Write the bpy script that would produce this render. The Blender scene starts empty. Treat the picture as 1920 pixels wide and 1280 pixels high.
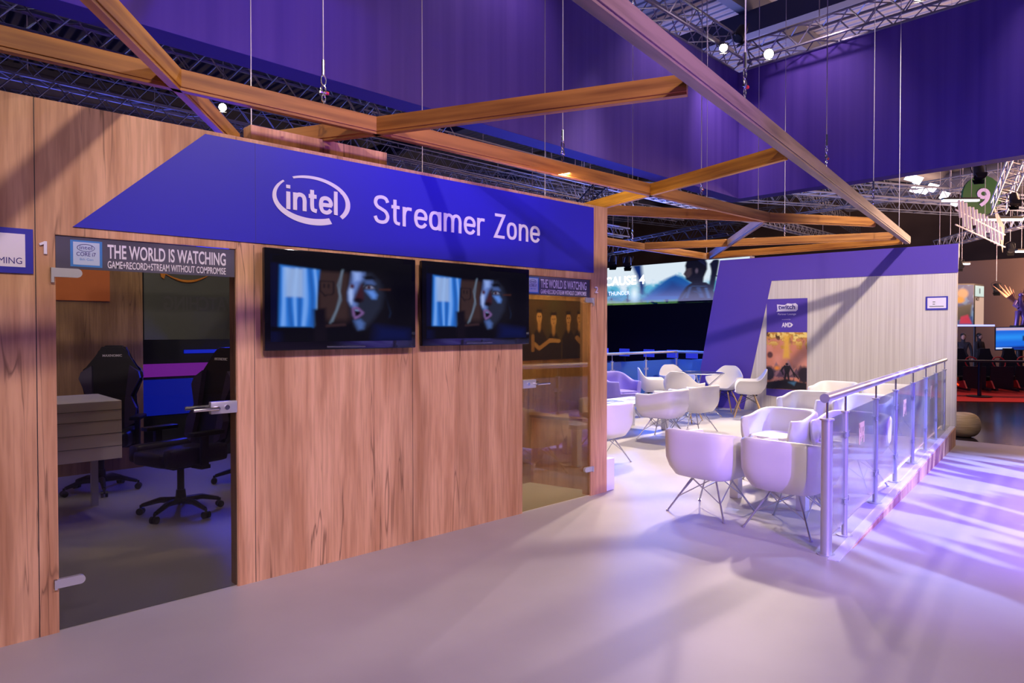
import bpy, bmesh, math, random
import numpy as np
from mathutils import Vector, Matrix
C = bpy.context.scene.collection
SC = bpy.context.scene
R = math.radians
# ------------------------------------------------------------------ camera, world, lights, exposure
FPX, EYE = 1280.0, 1.5
PITCH = math.atan(22 / FPX)
TH = R(46.71)
cam = bpy.data.cameras.new('camera'); cam.sensor_width = 36; cam.lens = 24.0
cam.clip_end = 300
cam_ob = bpy.data.objects.new('camera', cam); C.objects.link(cam_ob)
cam_ob.location = (0, 0, EYE)
cam_ob.rotation_euler = (R(90) - PITCH, 0, TH - R(90))
SC.camera = cam_ob
SC.view_settings.view_transform = 'Standard'
SC.view_settings.look = 'None'
SC.view_settings.exposure = 0.12
SC.view_settings.gamma = 1.0
SC.view_settings.use_curve_mapping = False
w = bpy.data.worlds.new('hall_air'); SC.world = w; w.use_nodes = True
w.node_tree.nodes['Background'].inputs[0].default_value = (0.30, 0.26, 0.62, 1)
w.node_tree.nodes['Background'].inputs[1].default_value = 0.12


def aim(o, target):
    d = Vector(target) - Vector(o.location)
    o.rotation_euler = d.to_track_quat('-Z', 'Y').to_euler()


def spot(loc, target, energy, color=(1, 1, 1), angle=60, blend=.5, size=.08, gobo=None):
    l = bpy.data.lights.new('spot_lamp', 'SPOT'); l.energy = energy; l.color = color
    l.spot_size = R(angle); l.spot_blend = blend; l.shadow_soft_size = size
    o = bpy.data.objects.new('spot_lamp', l); C.objects.link(o); o.location = loc; aim(o, target)
    if gobo:
        l.use_nodes = True; nt = l.node_tree; em = nt.nodes['Emission']
        # breakup pattern of the projector: direction of the ray projected on a level plane
        ge = nt.nodes.new('ShaderNodeNewGeometry'); sp = nt.nodes.new('ShaderNodeSeparateXYZ'); cb = nt.nodes.new('ShaderNodeCombineXYZ')
        nt.links.new(ge.outputs['Incoming'], sp.inputs[0])
        for k_ in (0, 1):
            dv = nt.nodes.new('ShaderNodeMath'); dv.operation = 'DIVIDE'
            nt.links.new(sp.outputs[k_], dv.inputs[0]); nt.links.new(sp.outputs[2], dv.inputs[1]); nt.links.new(dv.outputs[0], cb.inputs[k_])
        m0 = nt.nodes.new('ShaderNodeMapping'); m0.inputs['Rotation'].default_value = gobo[1]
        mp = nt.nodes.new('ShaderNodeMapping'); mp.inputs['Scale'].default_value = gobo[0]
        nt.links.new(cb.outputs[0], m0.inputs[0])
        nz = nt.nodes.new('ShaderNodeTexNoise'); nz.inputs['Scale'].default_value = 1.0; nz.inputs['Detail'].default_value = .4
        cr = nt.nodes.new('ShaderNodeValToRGB'); cr.color_ramp.elements[0].position = gobo[2]; cr.color_ramp.elements[1].position = gobo[3]
        cr.color_ramp.elements[0].color = (.02, .02, .02, 1)
        nt.links.new(m0.outputs[0], mp.inputs['Vector']); nt.links.new(mp.outputs[0], nz.inputs['Vector'])
        nt.links.new(nz.outputs['Fac'], cr.inputs[0]); nt.links.new(cr.outputs[0], em.inputs['Strength'])
    return o


def area(loc, target, energy, color, sx, sy):
    l = bpy.data.lights.new('flood_lamp', 'AREA'); l.energy = energy; l.color = color
    l.shape = 'RECTANGLE'; l.size = sx; l.size_y = sy
    o = bpy.data.objects.new('flood_lamp', l); C.objects.link(o); o.location = loc; aim(o, target)
    return o


GOBO = ((5, 24, 1), (0, 0, R(-60)), .46, .56)
WARM = (1, .80, .62); PINK = (1, .72, .70)
# white key lights hung behind and beside the camera, shining on the wooden front
spot((-2.0, -4.5, 6.6), (2.2, 4.0, 1.9), 1700, (1, .80, .70), 52, .6, .12)
spot((4.5, -4.2, 6.8), (3.6, 4.0, 1.9), 1000, (1, .78, .70), 44, .6, .12)
# truss lamps over the lounge corner, shining back towards the camera
spot((13.75, 6.7, 7.2), (7.7, 5.0, 0), 4800, (1, .82, .66), 46, 1.0, .22)
spot((12.4, 7.35, 7.2), (2.6, 3.0, 0), 950, (1, .76, .80), 38, 1.0, .06)
spot((13.9, 3.3, 7.3), (5.0, 2.9, 0), 420, (1, .78, .78), 36, 1.0, .2)
spot((8.0, -1.0, 7.4), (12.1, 5.4, 1.7), 3600, (1, .82, .70), 42, .6, .15)
spot((9.6, 7.2, 7.4), (8.0, 5.4, .3), 2300, (1, .84, .68), 58, .7, .15)
# blue and violet wash over the ramp, the railing and the front floor
spot((7.5, -4.0, 7.2), (8.0, -.4, 0), 12500, (.17, .085, 1), 50, .8, .2)
spot((10.5, -3.2, 7.2), (8.6, -.1, 0), 9500, (.36, .44, 1), 52, .5, .02, GOBO)
spot((0.5, -4.5, 6.0), (2.8, 1.4, 0), 1350, (.46, .26, 1), 60, .9, .2)
spot((0.8, -4.6, 2.2), (5.2, 2.6, .30), 2600, (.26, .13, 1), 16, .6, .06)
spot((4.6, -2.6, .4), (3.4, 2.1, 2.97), 1300, (.20, .05, 1), 32, .8, .1)  # violet uplight added to colour the near beam's side, no such lamp known
spot((3.6, 2.9, 7.6), (2.5, 4.6, 2.85), 420, (1, .66, .30), 16, .5, .05)
# blue light of stands behind the lounge; floods added to fill booths and hall
area((11.5, 10.0, 2.6), (10.6, 8.0, .5), 330, (.03, .16, 1), 5, 1)
area((4.0, 15.0, 2.5), (6.0, 14, 9), 150, (.16, .18, 1), 6, 3)  # blue flood added to light the left hall trusses
area((1.4, 6.0, 3.6), (1.5, 6.2, 0), 40, (1, .82, .60), 1.6, 1.6)  # warm fill added over the left booth
area((2.9, 7.9, 1.5), (1.7, 6.0, .6), 34, (.02, .04, 1), .5, .8)
area((4.4, 4.35, 2.9), (4.9, 4.75, 1.2), 70, (1, .90, .72), .6, .3)  # fill added to brighten the right booth
area((22, 12, 1.5), (26, 12, 10), 1300, (.5, .5, 1), 10, 6)  # this flood and those below are added to lift the dark hall
area((34, 3.5, 4.6), (32, 6, 10), 2400, (1, .62, .42), 8, 5)
area((20, 14.0, 5.0), (15, 10, 11), 420, (.12, .20, 1), 8, 4)
area((30, 2.0, 2.6), (46, 4, 4), 900, (1, .55, .36), 6, 3)
area((26, 2.0, 3.6), (24, 5, 9), 1600, (1, .55, .32), 8, 4)
# white light on the inside of the big hanging fabric, mounted in its truss
for p_, t_ in (((7.0, 6.2, 8.0), (6.6, 7.6, 5.9)), ((11.0, 6.4, 8.0), (11.4, 7.75, 5.4)), ((3.6, 5.9, 8.0), (3.0, 7.45, 5.8)),
               ((13.0, 5.9, 8.0), (14.5, 6.2, 5.8)), ((12.9, 2.0, 8.0), (14.4, 1.2, 5.8)), ((12.7, -1.0, 8.0), (14.4, -1.4, 5.8))):
    spot(p_, t_, 130, (1, .70, .80), 95, .9, .1)
spot((12.6, 6.7, 7.6), (13.6, 7.8, 5.4), 260, (1, .74, .82), 70, .9, .1)
spot((22, 3.5, 5.5), (19.5, 4.0, 0), 700, (1, .5, .3), 90, .8, .3)  # warm spot added to brighten the red carpet

# ------------------------------------------------------------------ materials


def mat(name, col=(.8, .8, .8), rough=.5, metal=0.0, emit=None, es=1.0, spec=.5):
    m = bpy.data.materials.new(name); m.use_nodes = True
    b = m.node_tree.nodes['Principled BSDF']
    b.inputs['Base Color'].default_value = (*col, 1); b.inputs['Roughness'].default_value = rough
    b.inputs['Metallic'].default_value = metal; b.inputs['Specular IOR Level'].default_value = spec
    if emit:
        b.inputs['Emission Color'].default_value = (*emit, 1); b.inputs['Emission Strength'].default_value = es
    return m


def N(m, t): return m.node_tree.nodes.new(t)
def L(m, a, b): m.node_tree.links.new(a, b)


def noise_col(m, c0, c1, scale=(1, 1, 1), nscale=5, detail=4, p0=.35, p1=.65, bump=0, mid=None, coord='Object', rough=None, rot=(0, 0, 0)):
    """colour varied by stretched noise in the object's own space"""
    b = m.node_tree.nodes['Principled BSDF']
    tc = N(m, 'ShaderNodeTexCoord'); mp = N(m, 'ShaderNodeMapping'); mp.inputs['Scale'].default_value = scale
    mp.inputs['Rotation'].default_value = rot
    nz = N(m, 'ShaderNodeTexNoise'); nz.inputs['Scale'].default_value = nscale; nz.inputs['Detail'].default_value = detail
    cr = N(m, 'ShaderNodeValToRGB'); e = cr.color_ramp.elements
    e[0].position = p0; e[1].position = p1; e[0].color = (*c0, 1); e[1].color = (*c1, 1)
    if mid:
        k = e.new((p0 + p1) / 2); k.color = (*mid, 1)
    L(m, tc.outputs[coord], mp.inputs[0]); L(m, mp.outputs[0], nz.inputs['Vector']); L(m, nz.outputs['Fac'], cr.inputs[0])
    L(m, cr.outputs[0], b.inputs['Base Color'])
    if bump:
        bp = N(m, 'ShaderNodeBump'); bp.inputs['Strength'].default_value = bump; bp.inputs['Distance'].default_value = .01
        L(m, nz.outputs['Fac'], bp.inputs['Height']); L(m, bp.outputs[0], b.inputs['Normal'])
    return cr, nz, mp


def wood_panel(name, light, dark, crack):
    m = mat(name, light, .55)
    b = m.node_tree.nodes['Principled BSDF']
    tc = N(m, 'ShaderNodeTexCoord')

    def noise(sc, ns, det, dist=0.0):
        mp = N(m, 'ShaderNodeMapping'); mp.inputs['Scale'].default_value = sc
        nz = N(m, 'ShaderNodeTexNoise'); nz.inputs['Scale'].default_value = ns; nz.inputs['Detail'].default_value = det
        nz.inputs['Distortion'].default_value = dist
        L(m, tc.outputs['Object'], mp.inputs[0]); L(m, mp.outputs[0], nz.inputs['Vector']); return nz
    a = noise((1, 1, .10), 9, 5, .4)
    fine = noise((1, 1, .05), 60, 3)
    plank = noise((1, 1, .001), 3.2, 0)
    cr_n = noise((1, 1, .07), 8.5, 3, .5)
    r1 = N(m, 'ShaderNodeValToRGB'); r1.color_ramp.elements[0].position = .36; r1.color_ramp.elements[1].position = .62
    r1.color_ramp.elements[0].color = (*dark, 1); r1.color_ramp.elements[1].color = (*light, 1)
    L(m, a.outputs['Fac'], r1.inputs[0])
    m1 = N(m, 'ShaderNodeMix'); m1.data_type = 'RGBA'; m1.blend_type = 'MULTIPLY'; m1.inputs[0].default_value = .35
    r2 = N(m, 'ShaderNodeValToRGB'); r2.color_ramp.elements[0].position = .38; r2.color_ramp.elements[1].position = .55
    r2.color_ramp.elements[0].color = (.55, .5, .45, 1)
    L(m, fine.outputs['Fac'], r2.inputs[0]); L(m, r1.outputs[0], m1.inputs[6]); L(m, r2.outputs[0], m1.inputs[7])
    m2 = N(m, 'ShaderNodeMix'); m2.data_type = 'RGBA'; m2.blend_type = 'MULTIPLY'; m2.inputs[0].default_value = .45
    r3 = N(m, 'ShaderNodeValToRGB'); r3.color_ramp.elements[0].position = .42; r3.color_ramp.elements[1].position = .58
    r3.color_ramp.elements[0].color = (.62, .56, .50, 1)
    L(m, plank.outputs['Fac'], r3.inputs[0]); L(m, m1.outputs[2], m2.inputs[6]); L(m, r3.outputs[0], m2.inputs[7])
    r4 = N(m, 'ShaderNodeValToRGB'); e = r4.color_ramp.elements
    e[0].position = .485; e[0].color = (0, 0, 0, 1); e[1].position = .5; e[1].color = (1, 1, 1, 1)
    k = e.new(.515); k.color = (0, 0, 0, 1)
    L(m, cr_n.outputs['Fac'], r4.inputs[0])
    gate = noise((1, 1, .35), 3.1, 1)
    r5 = N(m, 'ShaderNodeValToRGB'); r5.color_ramp.elements[0].position = .53; r5.color_ramp.elements[1].position = .62
    L(m, gate.outputs['Fac'], r5.inputs[0])
    mu = N(m, 'ShaderNodeMath'); mu.operation = 'MULTIPLY'; L(m, r4.outputs[0], mu.inputs[0]); L(m, r5.outputs[0], mu.inputs[1])
    mu2 = N(m, 'ShaderNodeMath'); mu2.operation = 'MULTIPLY'; mu2.inputs[1].default_value = .75; L(m, mu.outputs[0], mu2.inputs[0])
    m3 = N(m, 'ShaderNodeMix'); m3.data_type = 'RGBA'; L(m, mu2.outputs[0], m3.inputs[0]); L(m, m2.outputs[2], m3.inputs[6])
    m3.inputs[7].default_value = (*crack, 1)
    L(m, m3.outputs[2], b.inputs['Base Color'])
    return m


M = {}
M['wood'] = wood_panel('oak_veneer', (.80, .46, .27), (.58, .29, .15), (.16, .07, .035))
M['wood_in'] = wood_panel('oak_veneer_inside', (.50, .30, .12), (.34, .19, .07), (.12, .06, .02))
M['beam'] = mat('stained_timber', (.42, .17, .04), .5)
noise_col(M['beam'], (.22, .08, .02), (.56, .25, .06), (3, 3, 3), 2.2, 6, .32, .66, .15)
M['beamend'] = mat('timber_underside', (.35, .2, .1), .6)
M['white_wall'] = mat('whitewashed_plywood', (.7, .66, .6), .6)
noise_col(M['white_wall'], (.58, .53, .48), (.76, .72, .66), (30, 30, .35), 1.4, 5, .3, .7)
M['purple'] = mat('purple_paint', (.095, .055, .42), .5)
M['blue'] = mat('blue_vinyl', (.022, .018, .50), .42)
M['bluebox'] = mat('blue_acrylic', (.03, .03, .42), .4)
M['letter'] = mat('white_vinyl', (.82, .78, .90), .5)
M['white'] = mat('white_lacquer', (.80, .79, .80), .35)
M['leather'] = mat('white_leatherette', (.80, .77, .76), .42)
noise_col(M['leather'], (.79, .76, .75), (.81, .79, .78), (1, 1, 1), 3, 2, .3, .7)
M['plastic'] = mat('white_plastic_shell', (.80, .78, .75), .35)
M['violet_fabric'] = mat('violet_fabric', (.32, .27, .80), .6)  # violet light on the rear tub chair put into its colour
M['chrome'] = mat('chrome', (.80, .80, .82), .18, 1)
M['steel'] = mat('brushed_steel', (.55, .55, .60), .35, .85)
M['satin'] = mat('satin_steel', (.62, .62, .66), .38, .7)
M['beech'] = mat('beech_dowel', (.62, .40, .18), .5)
M['black'] = mat('black_plastic', (.010, .010, .012), .35)
M['gloss'] = mat('glossy_black', (.006, .006, .010), .06)
M['dark'] = mat('dark_metal', (.02, .02, .025), .5)
M['darkleather'] = mat('black_leatherette', (.012, .011, .018), .4)
M['purple_leather'] = mat('purple_leatherette', (.05, .035, .10), .4)
M['alu'] = mat('truss_aluminium', (.34, .34, .42), .35, .6)
M['aluline'] = mat('aluminium_edge', (.72, .70, .78), .35, .3)
M['steelblue'] = mat('painted_roof_steel', (.10, .11, .17), .6)
M['red'] = mat('red_paint', (.6, .02, .02), .4)
M['carpet'] = mat('red_carpet', (.55, .015, .01), .8)
M['cloth_dark'] = mat('dark_clothes', (.02, .02, .025), .8)
M['skin'] = mat('skin_tone', (.45, .26, .18), .6)
M['wire'] = mat('steel_cable', (.62, .58, .66), .4, .3)
M['tan'] = mat('woven_rattan', (.55, .40, .20), .8)
noise_col(M['tan'], (.40, .27, .12), (.66, .50, .28), (3, 3, 60), 1.2, 2, .3, .7, .3)
M['orange'] = mat('orange_vinyl', (.75, .20, .03), .5)
M['pale_sticker'] = mat('pale_orange_film', (.72, .46, .30), .5)
M['smile'] = mat('orange_film', (.9, .35, .02), .5)
M['green'] = mat('green_sign_board', (.005, .06, .02), .5)
M['lav'] = mat('lavender_numeral', (.35, .33, .75), .5)
M['grey_in'] = mat('grey_green_board', (.13, .15, .11), .5)
M['film'] = mat('grey_vinyl_film', (.07, .065, .11), .4)
noise_col(M['film'], (.045, .04, .075), (.13, .12, .19), (1.2, 1, 3), 1.3, 1, .3, .7)
M['chipblue'] = mat('chip_badge_blue', (.05, .22, .62), .4)
M['chipwhite'] = mat('chip_badge_pale', (.50, .60, .80), .4)
M['navytext'] = mat('navy_print', (.04, .03, .25), .5)
M['ghost'] = mat('faded_film_print', (.155, .17, .14), .5)
M['lit_white'] = mat('lamp_lens', (1, 1, 1), .4, 0, (1, .86, .66), 60)
M['tube'] = mat('fluorescent_tube', (1, 1, 1), .4, 0, (.75, .85, 1), 3.0)
M['gold'] = mat('gold_print', (.55, .42, .20), .5)
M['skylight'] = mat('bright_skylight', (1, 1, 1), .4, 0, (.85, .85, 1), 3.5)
M['ledpink'] = mat('lit_letter_tube', (.5, .45, .45), .4, 0, (1, .60, .66), .38)
M['bluescreen'] = mat('blue_glow', (.0, .02, .2), .3, 0, (.01, .03, .9), 1.2)
M['magenta'] = mat('magenta_glow', (.2, .0, .2), .3, 0, (.35, .03, .55), .9)
M['redled'] = mat('red_led', (.3, .0, .0), .3, 0, (1, .06, .01), 1.6)
M['paleled'] = mat('pale_led', (.3, .3, .3), .3, 0, (.35, .40, 1), 1.6)

# floor, ramp, hall floor
M['floor'] = mat('pale_vinyl_floor', (.52, .49, .49), .42, 0, None, 1, .35)
noise_col(M['floor'], (.39, .365, .36), (.50, .475, .47), (1, 1, 1), .8, 5, .3, .7)
M['hallfloor'] = mat('dark_hall_floor', (.035, .028, .026), .16)
noise_col(M['hallfloor'], (.022, .018, .018), (.055, .040, .034), (1, 8, 1), .5, 4, .3, .7)
M['hallwall'] = mat('dark_hall_wall', (.11, .07, .05), .8)
noise_col(M['hallwall'], (.08, .05, .04), (.15, .10, .075), (.3, .3, .6), 1, 2, .3, .7)
# corrugated roof
M['roof'] = mat('corrugated_roof', (.20, .20, .27), .5)
_b = M['roof'].node_tree.nodes['Principled BSDF']
_tc = N(M['roof'], 'ShaderNodeTexCoord'); _wv = N(M['roof'], 'ShaderNodeTexWave'); _wv.inputs['Scale'].default_value = .9
_wv.bands_direction = 'X'
_bp = N(M['roof'], 'ShaderNodeBump'); _bp.inputs['Distance'].default_value = .12; _bp.inputs['Strength'].default_value = 1
L(M['roof'], _tc.outputs['Object'], _wv.inputs[0]); L(M['roof'], _wv.outputs['Fac'], _bp.inputs['Height']); L(M['roof'], _bp.outputs[0], _b.inputs['Normal'])
# hanging fabric
M['fabric'] = mat('violet_stretch_fabric', (.10, .05, .42), .75)
noise_col(M['fabric'], (.085, .042, .38), (.12, .065, .45), (6, 6, .12), 1, 2, .3, .7)
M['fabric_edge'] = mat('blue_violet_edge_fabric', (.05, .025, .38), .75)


def glass(name, tint, dens, diffuse=0.0, dcol=(.8, .8, .9), refl=1.0):
    m = bpy.data.materials.new(name); m.use_nodes = True; nt = m.node_tree; nt.nodes.clear()
    out = nt.nodes.new('ShaderNodeOutputMaterial'); tr = nt.nodes.new('ShaderNodeBsdfTransparent')
    tr.inputs[0].default_value = (*[c * dens for c in tint], 1)
    gl = nt.nodes.new('ShaderNodeBsdfGlossy'); gl.inputs['Roughness'].default_value = .01
    fr = nt.nodes.new('ShaderNodeFresnel'); fr.inputs[0].default_value = 1.5
    mx = nt.nodes.new('ShaderNodeMixShader'); last = tr.outputs[0]
    if diffuse:
        tl = nt.nodes.new('ShaderNodeBsdfTranslucent'); tl.inputs[0].default_value = (*dcol, 1)
        df = nt.nodes.new('ShaderNodeBsdfDiffuse'); df.inputs[0].default_value = (*dcol, 1)
        m1 = nt.nodes.new('ShaderNodeMixShader'); m1.inputs[0].default_value = .5
        nt.links.new(tl.outputs[0], m1.inputs[1]); nt.links.new(df.outputs[0], m1.inputs[2])
        m2 = nt.nodes.new('ShaderNodeMixShader'); m2.inputs[0].default_value = diffuse
        nt.links.new(last, m2.inputs[1]); nt.links.new(m1.outputs[0], m2.inputs[2]); last = m2.outputs[0]
    mm = nt.nodes.new('ShaderNodeMath'); mm.operation = 'MULTIPLY'; mm.inputs[1].default_value = refl
    nt.links.new(fr.outputs[0], mm.inputs[0]); nt.links.new(mm.outputs[0], mx.inputs[0])
    nt.links.new(last, mx.inputs[1]); nt.links.new(gl.outputs[0], mx.inputs[2]); nt.links.new(mx.outputs[0], out.inputs[0])
    return m


M['glass_dark'] = glass('smoked_door_glass', (.96, .96, 1), .60, 0, (0, 0, 0), .5)
M['glass_bronze'] = glass('bronze_door_glass', (1, .93, .74), .78, 0, (0, 0, 0), .5)
M['glass_frost'] = glass('milky_railing_glass', (.95, .98, 1), .95, .20, (.74, .78, .84), .6)
M['glass_blue'] = glass('frosted_railing_glass', (.7, .85, 1), .75, .55, (.16, .40, .95))
M['glass_table'] = glass('smoky_table_glass', (.6, .7, .75), .6, .25, (.3, .36, .4))

# ------------------------------------------------------------------ geometry helpers


class MB:
    def __init__(s): s.bm = bmesh.new()

    def box(s, x0, y0, z0, x1, y1, z1, bev=0.0):
        t = bmesh.new()
        r = bmesh.ops.create_cube(t, size=1)
        for v in t.verts: v.co = Vector(((x0 + x1) / 2 + v.co.x * (x1 - x0), (y0 + y1) / 2 + v.co.y * (y1 - y0), (z0 + z1) / 2 + v.co.z * (z1 - z0)))
        if bev: bmesh.ops.bevel(t, geom=t.edges[:], offset=bev, segments=2, affect='EDGES', profile=.6)
        s._merge(t); return s

    def _merge(s, t, mtx=None):
        if mtx: bmesh.ops.transform(t, matrix=mtx, verts=t.verts)
        me = bpy.data.meshes.new('tmp'); t.to_mesh(me); s.bm.from_mesh(me); bpy.data.meshes.remove(me); t.free()

    def obox(s, p0, p1, w_, h, up=(0, 0, 1), bev=0.0):
        """box bar from p0 to p1, width w_ sideways, height h along up"""
        p0 = Vector(p0); p1 = Vector(p1); d = (p1 - p0); ln = d.length; d.normalize()
        side = d.cross(Vector(up)).normalized(); u = side.cross(d)
        t = bmesh.new(); bmesh.ops.create_cube(t, size=1)
        mid = (p0 + p1) / 2
        for v in t.verts: v.co = mid + d * v.co.x * ln + side * v.co.y * w_ + u * v.co.z * h
        if bev: bmesh.ops.bevel(t, geom=t.edges[:], offset=bev, segments=2, affect='EDGES')
        bmesh.ops.recalc_face_normals(t, faces=t.faces)
        s._merge(t); return s

    def tube(s, pts, r, n=8, closed=False):
        pts = [Vector(p) for p in pts]; rs = r if isinstance(r, (list, tuple)) else [r] * len(pts)
        rings = []; prev = None; m_ = len(pts)
        for i, p in enumerate(pts):
            a = pts[(i - 1) % m_] if (closed or i > 0) else p; b = pts[(i + 1) % m_] if (closed or i < m_ - 1) else p
            d = (b - a).normalized()
            ref = prev if prev is not None else (Vector((0, 0, 1)) if abs(d.z) < .9 else Vector((1, 0, 0)))
            x = ref - d * ref.dot(d)
            if x.length < 1e-5: x = d.orthogonal()
            x.normalize(); prev = x; y = d.cross(x)
            rings.append([s.bm.verts.new(p + x * math.cos(2 * math.pi * k / n) * rs[i] + y * math.sin(2 * math.pi * k / n) * rs[i]) for k in range(n)])
        rg = range(m_) if closed else range(m_ - 1)
        for i in rg:
            A = rings[i]; B = rings[(i + 1) % m_]
            for k in range(n): s.bm.faces.new((A[k], A[(k + 1) % n], B[(k + 1) % n], B[k]))
        if not closed:
            s.bm.faces.new(rings[0][::-1]); s.bm.faces.new(rings[-1])
        return s

    def cyl(s, c, r, z0, z1, n=24, r1=None):
        r1 = r if r1 is None else r1
        a = [s.bm.verts.new((c[0] + math.cos(2 * math.pi * k / n) * r, c[1] + math.sin(2 * math.pi * k / n) * r, z0)) for k in range(n)]
        b = [s.bm.verts.new((c[0] + math.cos(2 * math.pi * k / n) * r1, c[1] + math.sin(2 * math.pi * k / n) * r1, z1)) for k in range(n)]
        for k in range(n): s.bm.faces.new((a[k], a[(k + 1) % n], b[(k + 1) % n], b[k]))
        s.bm.faces.new(a[::-1]); s.bm.faces.new(b); return s

    def sphere(s, c, r, sc=(1, 1, 1), seg=16):
        t = bmesh.new(); bmesh.ops.create_uvsphere(t, u_segments=seg, v_segments=seg // 2, radius=r)
        for v in t.verts: v.co = Vector((c[0] + v.co.x * sc[0], c[1] + v.co.y * sc[1], c[2] + v.co.z * sc[2]))
        s._merge(t); return s

    def prism(s, poly, f0, f1):
        """poly: list of 2d points; f0/f1 map a 2d point to the front and the back 3d point"""
        a = [s.bm.verts.new(f0(p)) for p in poly]; b = [s.bm.verts.new(f1(p)) for p in poly]; n = len(poly)
        s.bm.faces.new(a); s.bm.faces.new(b[::-1])
        for k in range(n): s.bm.faces.new((a[k], b[k], b[(k + 1) % n], a[(k + 1) % n]))
        return s

    def poly(s, pts):
        s.bm.faces.new([s.bm.verts.new(p) for p in pts]); return s

    def grid(s, rows, close_u=False):
        vs = [[s.bm.verts.new(p) for p in r] for r in rows]
        for i in range(len(vs) - 1):
            n = len(vs[i])
            for k in range(n if close_u else n - 1):
                s.bm.faces.new((vs[i][k], vs[i][(k + 1) % n], vs[i + 1][(k + 1) % n], vs[i + 1][k]))
        return s

    def build(s, name, m, parent=None, smooth=False, loc=None):
        bmesh.ops.recalc_face_normals(s.bm, faces=s.bm.faces)
        me = bpy.data.meshes.new(name); s.bm.to_mesh(me); s.bm.free()
        me.materials.append(M[m] if isinstance(m, str) else m)
        if smooth:
            for p in me.polygons: p.use_smooth = True
            try: me.set_sharp_from_angle(angle=R(40 if smooth is True else smooth))
            except Exception: pass
        o = bpy.data.objects.new(name, me); C.objects.link(o)
        if parent is not None: o.parent = parent
        if loc: o.location = loc
        return o


def tag(o, label=None, cat=None, group=None, kind=None):
    if label: o['label'] = label
    if cat: o['category'] = cat
    if group: o['group'] = group
    if kind: o['kind'] = kind
    return o


def empty(name, loc=(0, 0, 0), rz=0, label=None, cat=None, group=None, kind=None):
    o = bpy.data.objects.new(name, None); C.objects.link(o); o.location = loc; o.rotation_euler = (0, 0, rz)
    o.empty_display_size = .1
    return tag(o, label, cat, group, kind)


def copy_tree(o, parent=None):
    c = o.copy(); C.objects.link(c); c.parent = parent
    for ch in list(o.children): copy_tree(ch, c)
    return c


def text_mesh(txt, wd, ht, bold=0.0, extrude=.002, mirror=False, spacing=1.0):
    """flat lettering as a mesh, fitted to width wd and height ht, origin at its lower left"""
    cu = bpy.data.curves.new('lettering', 'FONT'); cu.body = txt; cu.size = 1; cu.extrude = 0.01; cu.offset = bold
    cu.space_character = spacing; cu.resolution_u = 4
    ob = bpy.data.objects.new('lettering', cu); C.objects.link(ob)
    dg = bpy.context.evaluated_depsgraph_get()
    me = bpy.data.meshes.new_from_object(ob.evaluated_get(dg))
    bpy.data.objects.remove(ob); bpy.data.curves.remove(cu)
    co = np.empty(len(me.vertices) * 3); me.vertices.foreach_get('co', co); co = co.reshape(-1, 3)
    mn = co.min(0); mx = co.max(0)
    co[:, 0] = (co[:, 0] - mn[0]) / (mx[0] - mn[0]) * wd; co[:, 1] = (co[:, 1] - mn[1]) / (mx[1] - mn[1]) * ht
    co[:, 2] = (co[:, 2] - mn[2]) / (mx[2] - mn[2]) * extrude
    if mirror: co[:, 0] = wd - co[:, 0]
    me.vertices.foreach_set('co', co.ravel()); me.update()
    if mirror: me.flip_normals()
    return me


def text(name, txt, wd, ht, m, origin, xdir, updir=(0, 0, 1), parent=None, **k):
    """lower-left corner at origin, running along xdir; stands out towards xdir x updir"""
    me = text_mesh(txt, wd, ht, **k)
    X = Vector(xdir).normalized(); U = Vector(updir).normalized(); Z = X.cross(U)
    mt = Matrix(((X.x, U.x, Z.x, origin[0]), (X.y, U.y, Z.y, origin[1]), (X.z, U.z, Z.z, origin[2]), (0, 0, 0, 1)))
    me.transform(mt); me.materials.append(M[m])
    o = bpy.data.objects.new(name, me); C.objects.link(o)
    if parent is not None: o.parent = parent
    return o


# ---- pictures (screens, posters) painted by formula into the colour attribute of a fine flat mesh
def vmat(name, strength, emit=True, rough=.4):
    m = bpy.data.materials.new(name); m.use_nodes = True; b = m.node_tree.nodes['Principled BSDF']
    a = N(m, 'ShaderNodeAttribute'); a.attribute_name = 'print'
    if emit:
        b.inputs['Base Color'].default_value = (.004, .004, .006, 1)
        L(m, a.outputs['Color'], b.inputs['Emission Color']); b.inputs['Emission Strength'].default_value = strength
    else: L(m, a.outputs['Color'], b.inputs['Base Color'])
    b.inputs['Roughness'].default_value = rough
    return m


def lin(c):
    c = np.asarray(c, float) / 255.; return np.where(c <= .04045, c / 12.92, ((c + .055) / 1.055) ** 2.4)


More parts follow.
